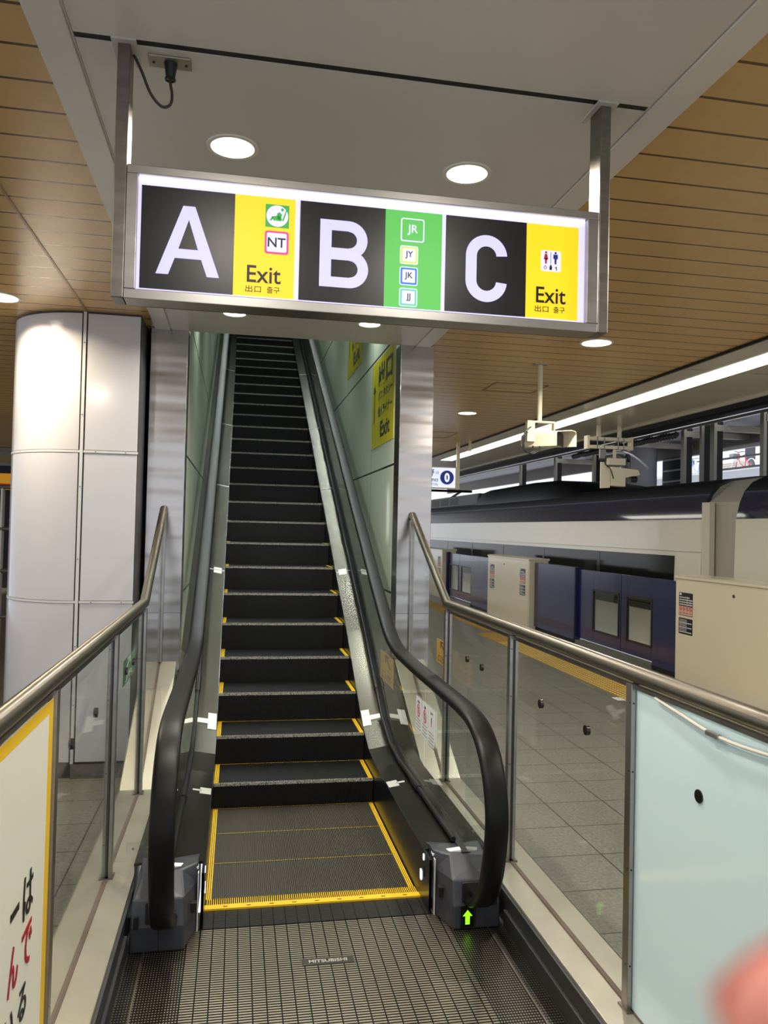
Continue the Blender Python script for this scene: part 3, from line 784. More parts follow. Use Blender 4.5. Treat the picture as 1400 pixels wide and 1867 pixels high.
# Exit texts
for par, cx_, cz_ in ((pYa, .060, 2.540), (pYc, 1.012, 2.548)):
    text('Exit', 'lettering', .07, (cx_-(.0), yt, cz_), '-y', SI, par, width=.105, height=.054, bold=.0006)
    text('出口', 'lettering', .02, (cx_-.032, yt, cz_-.047), '-y', SI, par, width=.048, height=.021)
    text('출구', 'lettering', .02, (cx_+.030, yt, cz_-.047), '-y', SI, par, width=.040, height=.021)
# green seat pictogram and NT badge
def badge(par, cx, cz, w, h, outer, inner, txt, ink, th=None, r=.008, frame=.006):
    b1 = child(MB().prism(rrect(w, h, r, cx=cx, cy=cz), 1, yt-.0004, yt+.001), 'badge', outer, par)
    child(MB().prism(rrect(w-2*frame, h-2*frame, r*.6, cx=cx, cy=cz), 1, yt-.0008, yt), 'badge', inner, par)
    text(txt, 'lettering', .03, (cx, yt-.001, cz), '-y', ink, par, height=th or h*.42, bold=.0004)
GRN = mat('lit pictogram green', (60, 160, 66), .4, emit=.6)
child(MB().box(.060, .134, yt-.0004, yt+.001, 2.692, 2.764), 'pictogram_ground', GRN, pYa)
child(MB().prism(circ(.034, 28, .097, 2.728), 1, yt-.0008, yt), 'pictogram_disc', SW, pYa)
fig = [[(.108, 2.748), (.1085, 2.7515), (.111, 2.754), (.115, 2.753), (.1175, 2.749), (.115, 2.745), (.111, 2.744)],
       [(.096, 2.736), (.104, 2.741), (.112, 2.733), (.106, 2.716), (.098, 2.718)],
       [(.088, 2.727), (.098, 2.730), (.106, 2.728), (.112, 2.719), (.110, 2.713), (.085, 2.713), (.080, 2.724)],
       [(.073, 2.712), (.079, 2.712), (.086, 2.724), (.082, 2.728)], [(.124, 2.750), (.127, 2.749), (.117, 2.714), (.112, 2.714)]]
mbf = MB()
for pl in fig: mbf.prism(pl, 1, yt-.0012, yt-.0006)
child(mbf, 'pictogram', GRN, pYa)
badge(pYa, .097, 2.644, .074, .072, mat('lit magenta', (220, 50, 130), .4, emit=.7), SW, 'NT', SI, .030)
badge(pG, .533, 2.724, .078, .076, SW, SGN, 'JR', SW, .034, frame=.004)
for cz, col_, t in ((2.642, (190, 210, 90), 'JY'), (2.573, (30, 110, 220), 'JK'), (2.504, (90, 190, 160), 'JJ')):
    child(MB().prism(rrect(.060, .060, .007, cx=.523, cy=cz), 1, yt-.0004, yt+.001), 'badge', SW, pG)
    child(MB().prism(rrect(.054, .054, .005, cx=.523, cy=cz), 1, yt-.0008, yt), 'badge', mat('lit badge %s' % t, col_, .4, emit=.7), pG)
    child(MB().prism(rrect(.042, .042, .003, cx=.523, cy=cz), 1, yt-.0012, yt-.0004), 'badge', SW, pG)
    text(t, 'lettering', .03, (.523, yt-.0014, cz), '-y', SI, pG, height=.025, bold=.0003)
# toilet pictogram
child(MB().prism(rrect(.070, .070, .006, cx=1.010, cy=2.664), 1, yt-.0004, yt+.001), 'pictogram_ground', SW, pYc)
for cx, m_, dress in ((.992, RED, True), (1.026, mat('toilet blue', (30, 50, 150), .4), False)):
    q = MB().prism(circ(.004, 14, cx, 2.692), 1, yt-.0008, yt)
    if dress: q.prism([(cx-.004, 2.687), (cx+.004, 2.687), (cx+.008, 2.668), (cx-.008, 2.668)], 1, yt-.0008, yt)
    else: q.prism([(cx-.008, 2.687), (cx+.008, 2.687), (cx+.008, 2.672), (cx-.008, 2.672)], 1, yt-.0008, yt)
    q.prism([(cx-.004, 2.672), (cx+.004, 2.672), (cx+.003, 2.654), (cx-.003, 2.654)], 1, yt-.0008, yt)
    child(q, 'pictogram', m_, pYc)
q = MB().box(1.0085, 1.0100, yt-.0008, yt, 2.655, 2.694)
q.ring((.990, yt-.0008, 2.641), .004, .0055, .0006, 1, 16); q.box(.989, .9905, yt-.0008, yt, 2.643, 2.650)
q.box(1.005, 1.014, yt-.0008, yt, 2.634, 2.646); q.prism(circ(.003, 10, 1.0095, 2.6485), 1, yt-.0008, yt)
q.prism([(1.022, 2.640), (1.030, 2.648), (1.032, 2.634), (1.029, 2.634), (1.028, 2.642)], 1, yt-.0008, yt)
child(q, 'pictogram', SI, pYc)
# support posts and ceiling brackets
for x0, x1 in ((-.394, -.357), (1.173, 1.210)):
    pp = part(MB().box(x0, x1, YF, YF+.085, SZ0, 3.21), 'support_post', STEELD, sg, bevel=.003)
    a = MB().box(x0-.018, x0, YF-.02, YF+.12, 3.203, 3.21); a.box(x1, x1+.018, YF-.02, YF+.12, 3.203, 3.21); a.box(x0, x1, YF-.02, YF, 3.203, 3.21)
    child(a, 'ceiling_bracket', mat('grey bracket', (186, 184, 180), .4), pp)
ol = thing('ceiling_outlet', 'beige rectangular power outlet plate in the white soffit left of the sign post', 'outlet', (-.245, 2.52, 3.21))
part(MB().box(-.312, -.182, 2.485, 2.55, 3.203, 3.21), 'plate', mat('outlet plate', (150, 144, 130), .35, .5), ol, bevel=.003)
sm = MB(); sm.cyl((-.297, 2.518, 3.200), .004, .003, 2, 10); sm.cyl((-.198, 2.518, 3.200), .004, .003, 2, 10); part(sm, 'screw', BLACK, ol)
cd = thing('power_cord', 'dark power cord with black plug looping from ceiling outlet to left sign post', 'cord', (-.245, 2.5, 3.1))
part(MB().cyl((-.245, 2.517, 3.158), .014, .045, 2, 14, .021), 'plug', DARK, cd, smooth=True)
cpts = smoothpath([(-.245, 2.515, 3.165), (-.244, 2.512, 3.135), (-.238, 2.51, 3.10), (-.243, 2.505, 3.065), (-.268, 2.5, 3.055), (-.300, 2.49, 3.085), (-.325, 2.48, 3.14), (-.345, 2.475, 3.18), (-.352, 2.475, 3.19)], 7)
part(MB().tube(cpts, .0045, 8), 'cable', mat('dark cable', (50, 46, 46), .5), cd, smooth=True)
tie = MB().ring((-.245, 2.514, 3.148), .012, .017, .006, 2, 12); part(tie, 'cable_tie', DARK, cd)

# ================================================================== YELLOW WALL SIGNS
YW = mat('yellow sign sheet', (186, 176, 34), .2, bump=(2.2, .35, .03), stretch=(1, 6, .6))
def wallsign(y0, y1, z0, z1, label):
    t = thing('exit_sign', label, 'sign', (1.229, (y0+y1)/2, z0), 'yellow exit signs on the shaft wall')
    c = part(MB().box(1.2265, 1.2295, y0, y1, z0, z1), 'sheet', YW, t)
    w_ = y1-y0; hh = z1-z0; ym_ = y0+w_*.38
    text('出口', 'lettering', .3, (1.2262, ym_, z1-hh*.2), '-x', INK, c, width=w_*.62, height=hh*.27, bold=.012)
    text('バス タクシー', 'lettering', .1, (1.2262, ym_, z1-hh*.43), '-x', INK, c, width=w_*.62, height=hh*.1, bold=.003)
    text('舎人ライナー', 'lettering', .1, (1.2262, ym_, z1-hh*.61), '-x', INK, c, width=w_*.62, height=hh*.12, bold=.003)
    text('Exit', 'lettering', .2, (1.2262, ym_-.02, z0+hh*.18), '-x', INK, c, width=w_*.42, height=hh*.18, bold=.006)
    yc = y1-w_*.13
    child(plaque([(0, .2), (.07, .12), (.02, .12), (.02, -.16), (-.02, -.16), (-.02, .12), (-.07, .12)], '-x', (1.2265, yc, (z0+z1)/2), .0008), 'arrow', INK, c)
wallsign(6.24, 7.30, 2.50, 3.30, 'yellow exit sign with black lettering on the shaft wall just behind the right steel pillar')
wallsign(8.02, 9.10, 3.50, 4.30, 'second yellow exit sign, farther up the shaft wall, its top hidden by the soffit')

# ================================================================== PLATFORM EDGE
TY = linemat('yellow tactile tiles', (172, 130, 44), (120, 90, 30), [(1, .4, .02, .005)], rough=.5)
tp = MB().box(4.1, 4.84, -2, 13.0, 0, .004)
tps = tag(tp.build('tactile_paving', TY), 'yellow tactile paving strip with raised studs along the platform doors', 'tactile paving')
dm = MB()
for iy in range(int((12.0-5.0)/.058)):
    for ix in range(12):
        x, y = 4.13+ix*.0612, 5.0+iy*.058
        dm.cyl((x, y, .004), .014, .005, 2, 6, .010)
o = dm.build('stud', mat('tactile stud', (236, 214, 140), .4), tps); o['kind'] = 'stuff'
bl_ = MB().box(4.34, 4.80, 13.2, 30, 0, .004)
for k_ in range(4): bl_.box(4.38+k_*.11, 4.42+k_*.11, 13.2, 30, .004, .010)
tag(bl_.build('tactile_paving', MATS['yellow tactile tiles']), 'distant barred stretch of yellow tactile paving behind the railing bend', 'tactile paving')
PW = mat('cream platform door enamel', (222, 214, 192), .2, coat=.3)
PB = mat('navy platform door enamel', (24, 29, 80), .22, coat=.4)
PBD = mat('dark navy edge', (16, 20, 60), .3)
DG = mat('door window glass', (120, 120, 108), .08, spec=.8)
GD = glass('door window pane', (.86, .86, .80), 1.2)
def info(root, y, z, w=.29, x=5.249):
    """one column of notices, w wide, top at z+.30 and foot at z-.20"""
    a = child(plaque(rrect(w, .275, .012), '-x', (x, y, z+.155), .001), 'notice', mat('notice navy black', (22, 24, 40), .35), root)
    child(plaque(rect(-w/2+.004, w/2-.004, -.05, .055), '-x', (x-.001, y, z+.075), .001), 'notice_band', mat('notice pink', (214, 172, 158), .4), root)
    for k_ in range(4):
        yy = y+w/2-.042-k_*.069
        child(MB().ring((x-.0028, yy, z+.10), .019, .026, .0008, 0, 18), 'ban_ring', RED, root)
        child(plaque([(-.014, .012), (-.010, .017), (.014, -.012), (.010, -.017)], '-x', (x-.0025, yy, z+.10), .0006), 'ban_bar', INK, root)
        child(plaque(rect(-.026, .026, -.012, .0), '-x', (x-.0025, yy, z+.055), .0006), 'print', mat('notice grey print', (150, 118, 108), .5), root)
    child(plaque(rrect(w, .19, .012), '-x', (x, y, z-.105), .001), 'notice', MATS['notice navy black'], root)
    wm = mat('notice white', (226, 226, 232), .5); rows = MB()
    def pq(u0, u1, zc, hh):
        p_ = plaque(rect(u0, u1, -hh, hh), '-x', (x-.001, y, zc), .0008); rows.add(p_.v, p_.f)
    for r_, zz in enumerate((.235, .207, .179, .151)):
        u = -w/2+.014
        for q in range(8 if r_ else 6):
            big = q in (4, 6); ww = .018 if big else .030
            if not (r_ == 0 and q == 4 and False): pq(u, u+ww, z+zz, .010 if big else .006)
            u += ww+.008
    p_ = plaque(rrect(.045, .026, .006), '-x', (x-.001, y+w/2-.035, z+.272), .0008); rows.add(p_.v, p_.f)
    for r_ in range(9):
        ww = w-.03 if r_ % 3 == 2 else w*.55
        pq(-w/2+.012, -w/2+.012+ww, z-.03-r_*.018, .0045 if r_ % 3 == 2 else .0025)
    child(rows, 'print', wm, root)
def cabinet(y0, y1, label, notes, keyh):
    t = thing('platform_door_cabinet', label, 'platform door housing', (5.4, (y0+y1)/2, 0), 'cream platform door housings')
    b = part(MB().box(5.25, 5.62, y0, y1, 0, 1.262), 'body', PW, t, bevel=.008)
    cpz = part(MB().prism([(5.235, 1.245), (5.235, 1.268), (5.28, 1.285), (5.64, 1.285), (5.64, 1.245)], 1, y0-.006, y1+.006), 'top_cap', PW, t, bevel=.003)
    part(MB().box(5.248, 5.252, y0+.025, y0+.030, .02, 1.24), 'panel_joint', mat('panel joint', (120, 112, 96), .5), t)
    part(MB().cyl((5.244, keyh, 1.12), .018, .008, 0, 16), 'lock', mat('lock steel', (110, 100, 86), .3, .9), t)
    for n_ in notes: info(b, n_, .79)
    bo = MB()
    for z in (1.16, 1.08, 1.0): bo.cyl((5.47, y0-.004, z), .010, .006, 1, 10)
    part(bo, 'bolt', STEELD, t)
cabinet(5.6, 8.69, 'nearest cream platform door housing with notices, cut off at the right edge', (8.47,), 7.56)
cabinet(13.54, 15.93, 'middle cream platform door housing with two columns of notices between the blue doors', (13.87, 15.65), 14.9)
cabinet(19.7, 22.4, 'farthest cream platform door housing, beside the right steel pillar', (20.0,), 21.3)
def doors(y0, ya, yb, yc, y1, wins, label):
    """y0..ya fixed, ya..yb leaf, yb..yc leaf, yc..y1 fixed proud panel"""
    t = thing('platform_door', label, 'platform doors', (5.45, (y0+y1)/2, 0), 'navy platform door pairs')
    part(MB().box(5.36, 5.44, y0, ya-.002, .06, 1.195), 'fixed_panel', PB, t, bevel=.003)
    part(MB().box(5.34, 5.44, yc+.004, y1, .06, 1.215), 'fixed_panel', PB, t, bevel=.003)
    part(MB().box(5.335, 5.37, yc+.01, yc+.05, .06, 1.215), 'edge_strip', PBD, t)
    for a, b in ((ya, yb), (yb, yc)):
        wa, wb_ = wins[0] if a == ya else wins[1]
        m_ = MB(); x0, x1 = 5.39, 5.43
        m_.box(x0, x1, a+.008, wa, .10, 1.19); m_.box(x0, x1, wb_, b-.008, .10, 1.19); m_.box(x0, x1, wa, wb_, .10, .29); m_.box(x0, x1, wa, wb_, .90, 1.19)
        lf = part(m_, 'door_leaf', PB, t, bevel=.002)
        fm = MB().box(x0-.008, x0+.01, wa-.02, wa+.012, .27, .92); fm.box(x0-.008, x0+.01, wb_-.012, wb_+.02, .27, .92)
        fm.box(x0-.008, x0+.01, wa, wb_, .27, .30); fm.box(x0-.008, x0+.01, wa, wb_, .89, .92)
        child(fm, 'window_frame', mat('dark window gasket', (24, 22, 22), .4), lf)
        child(MB().box(x0+.004, x0+.01, wa, wb_, .29, .90), 'window_pane', GD, lf)
    part(MB().box(5.37, 5.46, y0, y1, 0, .06), 'shadow_strip', BLACK, t)  # black strip standing in for the shadow under the doors
    part(MB().box(5.35, 5.46, ya, yc, 0, .07), 'threshold', mat('threshold grey', (120, 120, 116), .4, .5), t)
doors(8.72, 9.42, 10.33, 11.75, 13.5, ((9.49, 10.16), (10.40, 11.21)), 'nearest pair of navy platform doors with two windows, between the cream housings')
doors(15.96, 17.5, 18.55, 19.55, 19.66, ((17.59, 18.40), (18.66, 19.42)), 'farther pair of navy platform doors seen through the bend of the right railing')

# ================================================================== TRAIN
TW = mat('white train paint', (228, 222, 206), .18, coat=.4); TN = mat('navy train paint', (22, 24, 56), .12, coat=.6); TR = mat('dark roof paint', (24, 23, 24), .45)
TGL = mat('dark train window', (30, 30, 26), .12, spec=.22)
prof = [(6.02, -.9), (5.98, 0), (5.98, 1.2), (6.0, 1.98), (6.05, 2.18), (6.11, 2.32), (6.22, 2.44), (6.4, 2.52), (6.8, 2.58), (7.4, 2.62), (8.0, 2.58), (8.4, 2.52), (8.58, 2.44), (8.69, 2.32), (8.8, 1.98), (8.82, 0), (8.78, -.9)]
def car(y0, y1, label):
    t = thing('train_car', label, 'train', (7.4, (y0+y1)/2, -.9), 'two coupled cars of the standing train')
    n = len(prof)
    def seg(i0, i1, nm, m_):
        q = MB(); pr = prof[i0:i1+1]; ipr = [(x+(7.4-x)*.03, z-.02*(1 if z > 1 else 0)) for x, z in pr][::-1]
        q.prism([(x, z) for x, z in pr+ipr], 1, y0, y1); return part(q, nm, m_, t, smooth=True)
    b = seg(0, 3, 'side_panel', TW); seg(3, 5, 'upper_band', TN); seg(5, 11, 'roof', TR); seg(11, 13, 'upper_band', TN); seg(13, 16, 'side_panel', TW)
    for yy in (y0+.002, y1-.002):
        q = MB(); q.add([(x, yy, z) for x, z in prof], [tuple(range(n))]); part(q, 'end_wall', mat('car end grey', (150, 146, 136), .4), t)
    return t, b
c1, side1 = car(9.32, 29, 'far train car with the long black window band and roof equipment, standing at the doors')
child(MB().box(5.972, 5.99, 9.95, 28, .66, 1.48), 'window_band', TGL, side1)
for k_ in range(7):
    child(MB().box(5.969, 5.973, 12.2+k_*2.4, 12.3+k_*2.4, .82, 1.46), 'window_divider', mat('window divider', (44, 42, 36), .3), side1)
child(MB().box(5.979, 5.984, 9.33, 28, 1.545, 1.552), 'trim_line', mat('trim line', (190, 184, 168), .3), side1)
hump = MB()
sec = [(14.0, .02, 0), (14.6, .2, .12), (15.6, .33, .25), (17.0, .36, .3), (20.2, .33, .3)]
vs = []; 
for y, h_, ins in sec:
    for x, f_ in ((6.25, 0), (6.45, .75), (6.7, 1), (8.1, 1), (8.35, .75), (8.55, 0)): vs.append((x, y, 2.45+(.1+h_)*f_))
fs = [(i*6+j, i*6+j+1, (i+1)*6+j+1, (i+1)*6+j) for i in range(4) for j in range(5)]+[(0, 1, 2, 3, 4, 5), (24, 25, 26, 27, 28, 29)]
part(hump.add(vs, fs), 'roof_fairing', mat('roof fairing', (18, 18, 19), .4), c1, smooth=True)
rb = part(MB().box(6.35, 8.45, 20.25, 26.6, 2.45, 2.80), 'air_conditioner', mat('roof unit', (34, 33, 32), .5), c1, bevel=.05)
vm = MB()
for a in (22.2, 23.3, 24.4):
    for k_ in range(5): vm.box(6.34, 6.352, a, a+.8, 2.55+k_*.04, 2.57+k_*.04)
child(vm, 'vent_slot', BLACK, rb)
pg = MB()
for (a, b) in (((6.7, 27.0, 2.62), (6.7, 28.6, 3.0)), ((6.7, 28.6, 3.0), (6.7, 27.2, 3.2)), ((7.9, 27.0, 2.62), (7.9, 28.6, 3.0)), ((7.9, 28.6, 3.0), (7.9, 27.2, 3.2)), ((6.3, 27.2, 3.2), (8.3, 27.2, 3.2)), ((6.4, 27.0, 2.68), (8.3, 27.0, 2.68)), ((6.3, 28.4, 2.68), (8.3, 28.4, 2.68)), ((6.4, 27.8, 2.6), (6.4, 27.8, 3.0))):
    pg.tube([a, b], .045, 8)
for y in (27.0, 27.6, 28.4):
    for x in (6.45, 6.9): pg.cyl((x, y, 2.56), .09, .14, 2, 10)
part(pg, 'pantograph', BLACK, c1)
c2, side2 = car(-4, 8.62, 'near train car, plain cream side, cut off at the right edge of the photo')
gw = MB(); gp = [(x+(7.4-x)*.05+.06, z-.05) for x, z in prof[:8]]
gw.prism([(6.08, -.6), (6.08, 2.20), (6.45, 2.5), (8.3, 2.5), (8.7, 2.2), (8.7, -.6)], 1, 8.63, 9.31)
gwo = part(gw, 'gangway_cover', mat('grey gangway cover', (176, 170, 156), .4), c2)
child(MB().box(5.985, 6.06, 9.14, 9.31, .2, 2.2), 'edge_pad', mat('cream edge pad', (214, 206, 186), .4), gwo)

# ================================================================== HANGING PLATFORM THINGS
cc = thing('security_camera', 'cream security camera with sun hood hanging on a single pole from the tan ceiling', 'security camera', (2.55, 6.4, 3.22))
part(MB().tube([(2.55, 6.4, 3.22), (2.55, 6.4, 2.72)], .021, 16), 'pole', BEIGE, cc, smooth=True)
fl = MB().box(2.49, 2.61, 6.37, 6.43, 3.212, 3.22); part(fl, 'ceiling_flange', STEEL, cc)
yk = MB().box(2.43, 2.68, 6.37, 6.43, 2.705, 2.722); yk.box(2.43, 2.50, 6.372, 6.428, 2.54, 2.705); yk.box(2.672, 2.682, 6.37, 6.43, 2.60, 2.705)
part(yk, 'yoke', BEIGE, cc, bevel=.003)
ang = R(-42); cs, sn = math.cos(ang), math.sin(ang)
def rot(mb, c):
    mb.v = [(c[0]+(x-c[0])*cs-(y-c[1])*sn, c[1]+(x-c[0])*sn+(y-c[1])*cs, z) for x, y, z in mb.v]; return mb
cxx = (2.60, 6.4)
hs = part(rot(MB().box(2.40, 2.74, 6.34, 6.46, 2.50, 2.61), cxx), 'housing', BEIGE, cc, bevel=.02, seg=3)
hd = rot(MB().prism([(6.325, 2.50), (6.325, 2.60), (6.345, 2.63), (6.455, 2.63), (6.475, 2.60), (6.475, 2.50), (6.468, 2.50), (6.468, 2.598), (6.452, 2.622), (6.348, 2.622), (6.332, 2.598), (6.332, 2.50)], 0, 2.48, 2.735), cxx)
h2_ = rot(MB().prism([(6.345, 2.63), (6.455, 2.63), (6.475, 2.60), (6.475, 2.50), (6.468, 2.50), (6.468, 2.598), (6.452, 2.622), (6.345, 2.622)], 0, 2.735, 2.86), cxx); hd.add(h2_.v, h2_.f)
part(hd, 'sun_hood', BEIGE, cc)
child(rot(MB().box(2.735, 2.745, 6.33, 6.47, 2.500, 2.615), cxx), 'front_glass', mat('camera glass', (14, 14, 16), .08), hs)
child(rot(MB().cyl((2.5, 6.33, 2.55), .02, .012, 1, 14), cxx), 'gland', DARK, hs)
part(MB().tube(smoothpath([(2.48, 6.36, 2.50), (2.46, 6.35, 2.46), (2.42, 6.35, 2.44), (2.385, 6.35, 2.49), (2.39, 6.36, 2.58), (2.44, 6.37, 2.65), (2.53, 6.4, 2.70)], 6), .007, 8), 'cable', DARK, cc, smooth=True)
part(MB().tube(smoothpath([(2.54, 6.36, 2.50), (2.53, 6.35, 2.46), (2.47, 6.35, 2.43), (2.40, 6.35, 2.47), (2.40, 6.36, 2.56), (2.43, 6.37, 2.62)], 6), .007, 8), 'cable', DARK, cc, smooth=True)
c2_ = thing('door_sensor_camera', 'cream twin-pole camera and sensor cluster hanging from the platform edge soffit', 'security camera', (4.87, 9.76, 3.22))
for x in (4.73, 5.03): part(MB().box(x-.022, x+.022, 9.74, 9.78, 3.05, 3.22), 'hanger', BEIGE, c2_)
fm = MB().box(4.55, 5.19, 9.70, 9.74, 3.01, 3.055); fm.box(4.55, 5.19, 9.70, 9.74, 2.90, 2.945); fm.box(4.54, 4.575, 9.69, 9.80, 2.89, 3.07); fm.box(5.17, 5.20, 9.69, 9.80, 2.89, 3.07); fm.box(4.60, 5.15, 9.78, 9.80, 3.01, 3.05)
part(fm, 'mounting_frame', BEIGE, c2_, bevel=.003)
for x in (4.68, 4.78, 4.98, 5.06): part(MB().box(x, x+.012, 9.694, 9.70, 2.895, 3.06), 'clamp', STEELD, c2_)
part(MB().box(4.76, 4.84, 9.76, 9.80, 2.78, 2.9), 'junction_box', STEELD, c2_)
part(MB().tube([(4.96, 9.75, 2.9), (4.96, 9.75, 2.77)], .022, 12), 'stem', BEIGE, c2_, smooth=True)
part(MB().box(4.86, 5.10, 9.70, 9.78, 2.69, 2.78), 'upper_bracket', BEIGE, c2_, bevel=.003)
part(MB().prism([(4.74, 2.37), (4.74, 2.72), (4.78, 2.72), (4.87, 2.60), (4.87, 2.38)], 1, 9.69, 9.72), 'side_plate', BEIGE, c2_)
b2 = part(MB().prism([(4.88, 2.41), (4.88, 2.66), (5.26, 2.63), (5.29, 2.56), (5.08, 2.52), (5.08, 2.40)], 1, 9.66, 9.80), 'shroud', BEIGE, c2_, bevel=.004)
child(MB().cyl((5.15, 9.68, 2.50), .045, .09, 0, 16), 'lens_barrel', DARK, b2, smooth=True)
part(MB().tube(smoothpath([(4.80, 9.68, 2.80), (4.79, 9.67, 2.70), (4.86, 9.66, 2.62), (4.90, 9.65, 2.50)], 5), .008, 8), 'cable', DARK, c2_, smooth=True)
# track number sign
ts = thing('track_sign', 'white illuminated track sign with a blue 0 disc, hanging beside the right steel pillar', 'sign', (3.0, 12.35, 2.43))
part(MB().box(2.35, 3.50, 12.33, 12.41, 2.44, 2.80), 'frame', BEIGE, ts, bevel=.004)
fc_ = part(MB().box(2.37, 3.475, 12.325, 12.332, 2.46, 2.782), 'face', mat('lit sign face', (226, 232, 252), .4, emit=.85), ts)
SBL = mat('sign blue print', (30, 70, 205), .4); SGR = mat('sign slate print', (96, 112, 170), .4)
child(MB().prism(circ(.115, 32, 3.335, 2.625), 1, 12.32, 12.325), 'number_disc', SBL, fc_)
text('0', 'number', .2, (3.335, 12.3185, 2.625), '-y', mat('lit number white', (240, 242, 255), .4, emit=.8), fc_, height=.15, width=.085, bold=.008)
text('上野', 'lettering', .1, (3.00, 12.322, 2.70), '-y', SGR, fc_, width=.24, height=.115, bold=.001)
text('方面', 'lettering', .05, (3.165, 12.322, 2.70), '-y', SGR, fc_, width=.06, height=.05)
text('for Ueno', 'lettering', .1, (2.985, 12.322, 2.59), '-y', SGR, fc_, width=.40, height=.075, bold=.001)
text('上野方向', 'lettering', .05, (3.06, 12.322, 2.51), '-y', SGR, fc_, width=.24, height=.05)
for x in (2.4, 3.53): part(MB().box(x-.025, x+.025, 12.35, 12.40, 2.44, 3.22), 'hanger', BEIGE, ts)
hk = thing('ceiling_bracket', 'small pale hanger bracket on the tan ceiling behind the track sign', 'bracket', (3.62, 12.0, 3.22))
part(MB().box(3.60, 3.64, 12.0, 12.03, 3.04, 3.22), 'arm', BEIGE, hk)
part(MB().box(3.56, 3.68, 11.98, 12.05, 3.21, 3.22), 'flange', BEIGE, hk)
# ceiling hatch
for i, (x0, x1, y0, y1, lb) in enumerate(((2.45, 3.0, 7.3, 7.75, 'inspection hatch in the tan ceiling behind the single-pole camera'), (2.4, 3.2, 11.2, 11.9, 'far inspection hatch in the tan ceiling near the track sign'))):
    f_ = MB().box(x0, x1, y0, y0+.012, 3.216, 3.22); f_.box(x0, x1, y1-.012, y1, 3.216, 3.22); f_.box(x0, x0+.012, y0, y1, 3.216, 3.22); f_.box(x1-.012, x1, y0, y1, 3.216, 3.22)
    tag(f_.build('ceiling_hatch', mat('hatch rim', (120, 92, 54), .4)), lb, 'hatch')
# tape cross on the platform floor
tc2 = thing('tape_cross', 'pale cloth tape stuck on the platform floor beside the yellow tactile strip', 'tape', (4.05, 8.05, .001))
tq = MB().box(4.08, 4.14, 7.45, 7.85, .0005, .002); tq.box(4.00, 4.24, 7.70, 7.85, .0008, .0022); part(tq, 'strip', mat('white cloth tape', (226, 228, 222), .6), tc2)

# ================================================================== BEYOND THE TRACKS
PP = mat('beige steel post', (196, 188, 172), .5)
for y, w_, lb in ((14.2, .12, 'pale steel post at the right edge beyond the train'), (15.9, .16, 'broad pale steel post between the two bicycles beyond the train'), (16.35, .08, 'thin pale steel post in front of the white bicycle'), (17.1, .14, 'dark-edged steel post right of the louvre window'), (21.9, .14, 'steel post behind the twin-pole camera cluster'), (24.8, .14, 'dark steel post behind the roof fairing of the train'), (28.1, .14, 'farthest steel post, behind the single-pole camera')):
    t = thing('steel_post', lb, 'post', (10.5, y, 0), 'steel posts beyond the track')
    part(MB().box(10.45, 10.52, y-w_/2, y+w_/2, 0, 4.36), 'flange', PP, t)
    part(MB().box(10.52, 10.70, y-w_/2+.05, y+w_/2+.06, 0, 4.36), 'web', mat('dark steel', (40, 38, 38), .6), t)
pi = tag(MB().tube([(10.4, 8, 4.33), (10.4, 40, 4.33)], .035, 10).build('pipe', mat('pale pipe', (190, 186, 176), .4), smooth=True), 'long pale pipe running along the dark track ceiling', 'pipe')
gd = MB().box(8.9, 9.3, 5, 40, 4.1, 4.415); tag(gd.build('girder', mat('dark steel', (40, 38, 38), .6)), 'black steel girder under the track ceiling', 'girder')
tag(MB().tube([(8.5, 5, 3.98), (8.5, 40, 3.98)], .02, 8).build('cable', BLACK, smooth=True), 'black cable hung above the train', 'cable')
# pale corridor roof panels, header and rails
struct(MB().box(10.7, 14.5, 6, 45, 4.36, 4.5).build('ceiling', mat('lilac white panel', (214, 212, 224), .5)))
struct(MB().box(12.2, 12.35, 6, 45, 3.98, 4.36).build('trim_8', mat('corridor header', (150, 146, 140), .6)))
struct(MB().box(12.2, 12.4, 6, 45, -1.3, 3.0).build('wall_right', mat('parapet grey', (170, 170, 172), .7)))
for yb_ in (14.2, 15.9, 17.1, 19.5, 21.9, 24.8):
    tag(MB().box(10.5, 12.2, yb_-.06, yb_+.06, 4.14, 4.28).build('cross_beam', PP), 'pale cross beam over the corridor opening at the %s post' % {14.2: 'rightmost', 15.9: 'broad', 17.1: 'dark-edged', 19.5: 'column-side', 21.9: 'camera-side', 24.8: 'fairing-side'}[yb_], 'beam', 'cross beams beyond the track')
hr = thing('guard_rail', 'pale horizontal guard rails across the opening in front of the bicycles', 'railing', (12.2, 17, 3.2))
for z in (3.48, 3.75, 4.02): part(MB().box(12.14, 12.18, 10, 19, z-.025, z+.025), 'rail', mat('white rail', (226, 228, 236), .4), hr)
lv_ = thing('louvre_window', 'black louvred window with pale frame between the pale column and the steel posts', 'window', (12.3, 20.4, 3.3))
part(MB().box(12.20, 12.26, 19.6, 21.0, 3.0, 4.0), 'frame', mat('white rail', (226, 228, 236), .4), lv_)
sm_ = MB()
for k_ in range(3):
    for j in range(7): sm_.box(12.17, 12.2, 19.68, 20.92, 3.05+k_*.31+j*.037, 3.075+k_*.31+j*.037)
part(sm_, 'louvre_blade', mat('dark louvre', (36, 38, 44), .4), lv_)
part(MB().box(12.185, 12.2, 19.66, 20.94, 3.04, 3.30), 'backing', BLACK, lv_); part(MB().box(12.185, 12.2, 19.66, 20.94, 3.35, 3.61), 'backing', BLACK, lv_); part(MB().box(12.185, 12.2, 19.66, 20.94, 3.66, 3.92), 'backing', BLACK, lv_)
tag(MB().cyl((11.4, 20.9, -1.3), .5, 5.6, 2, 28).build('round_column', mat('pale concrete', (196, 194, 200), .7), smooth=True), 'large pale round column beyond the train, beside the grey duct', 'column')
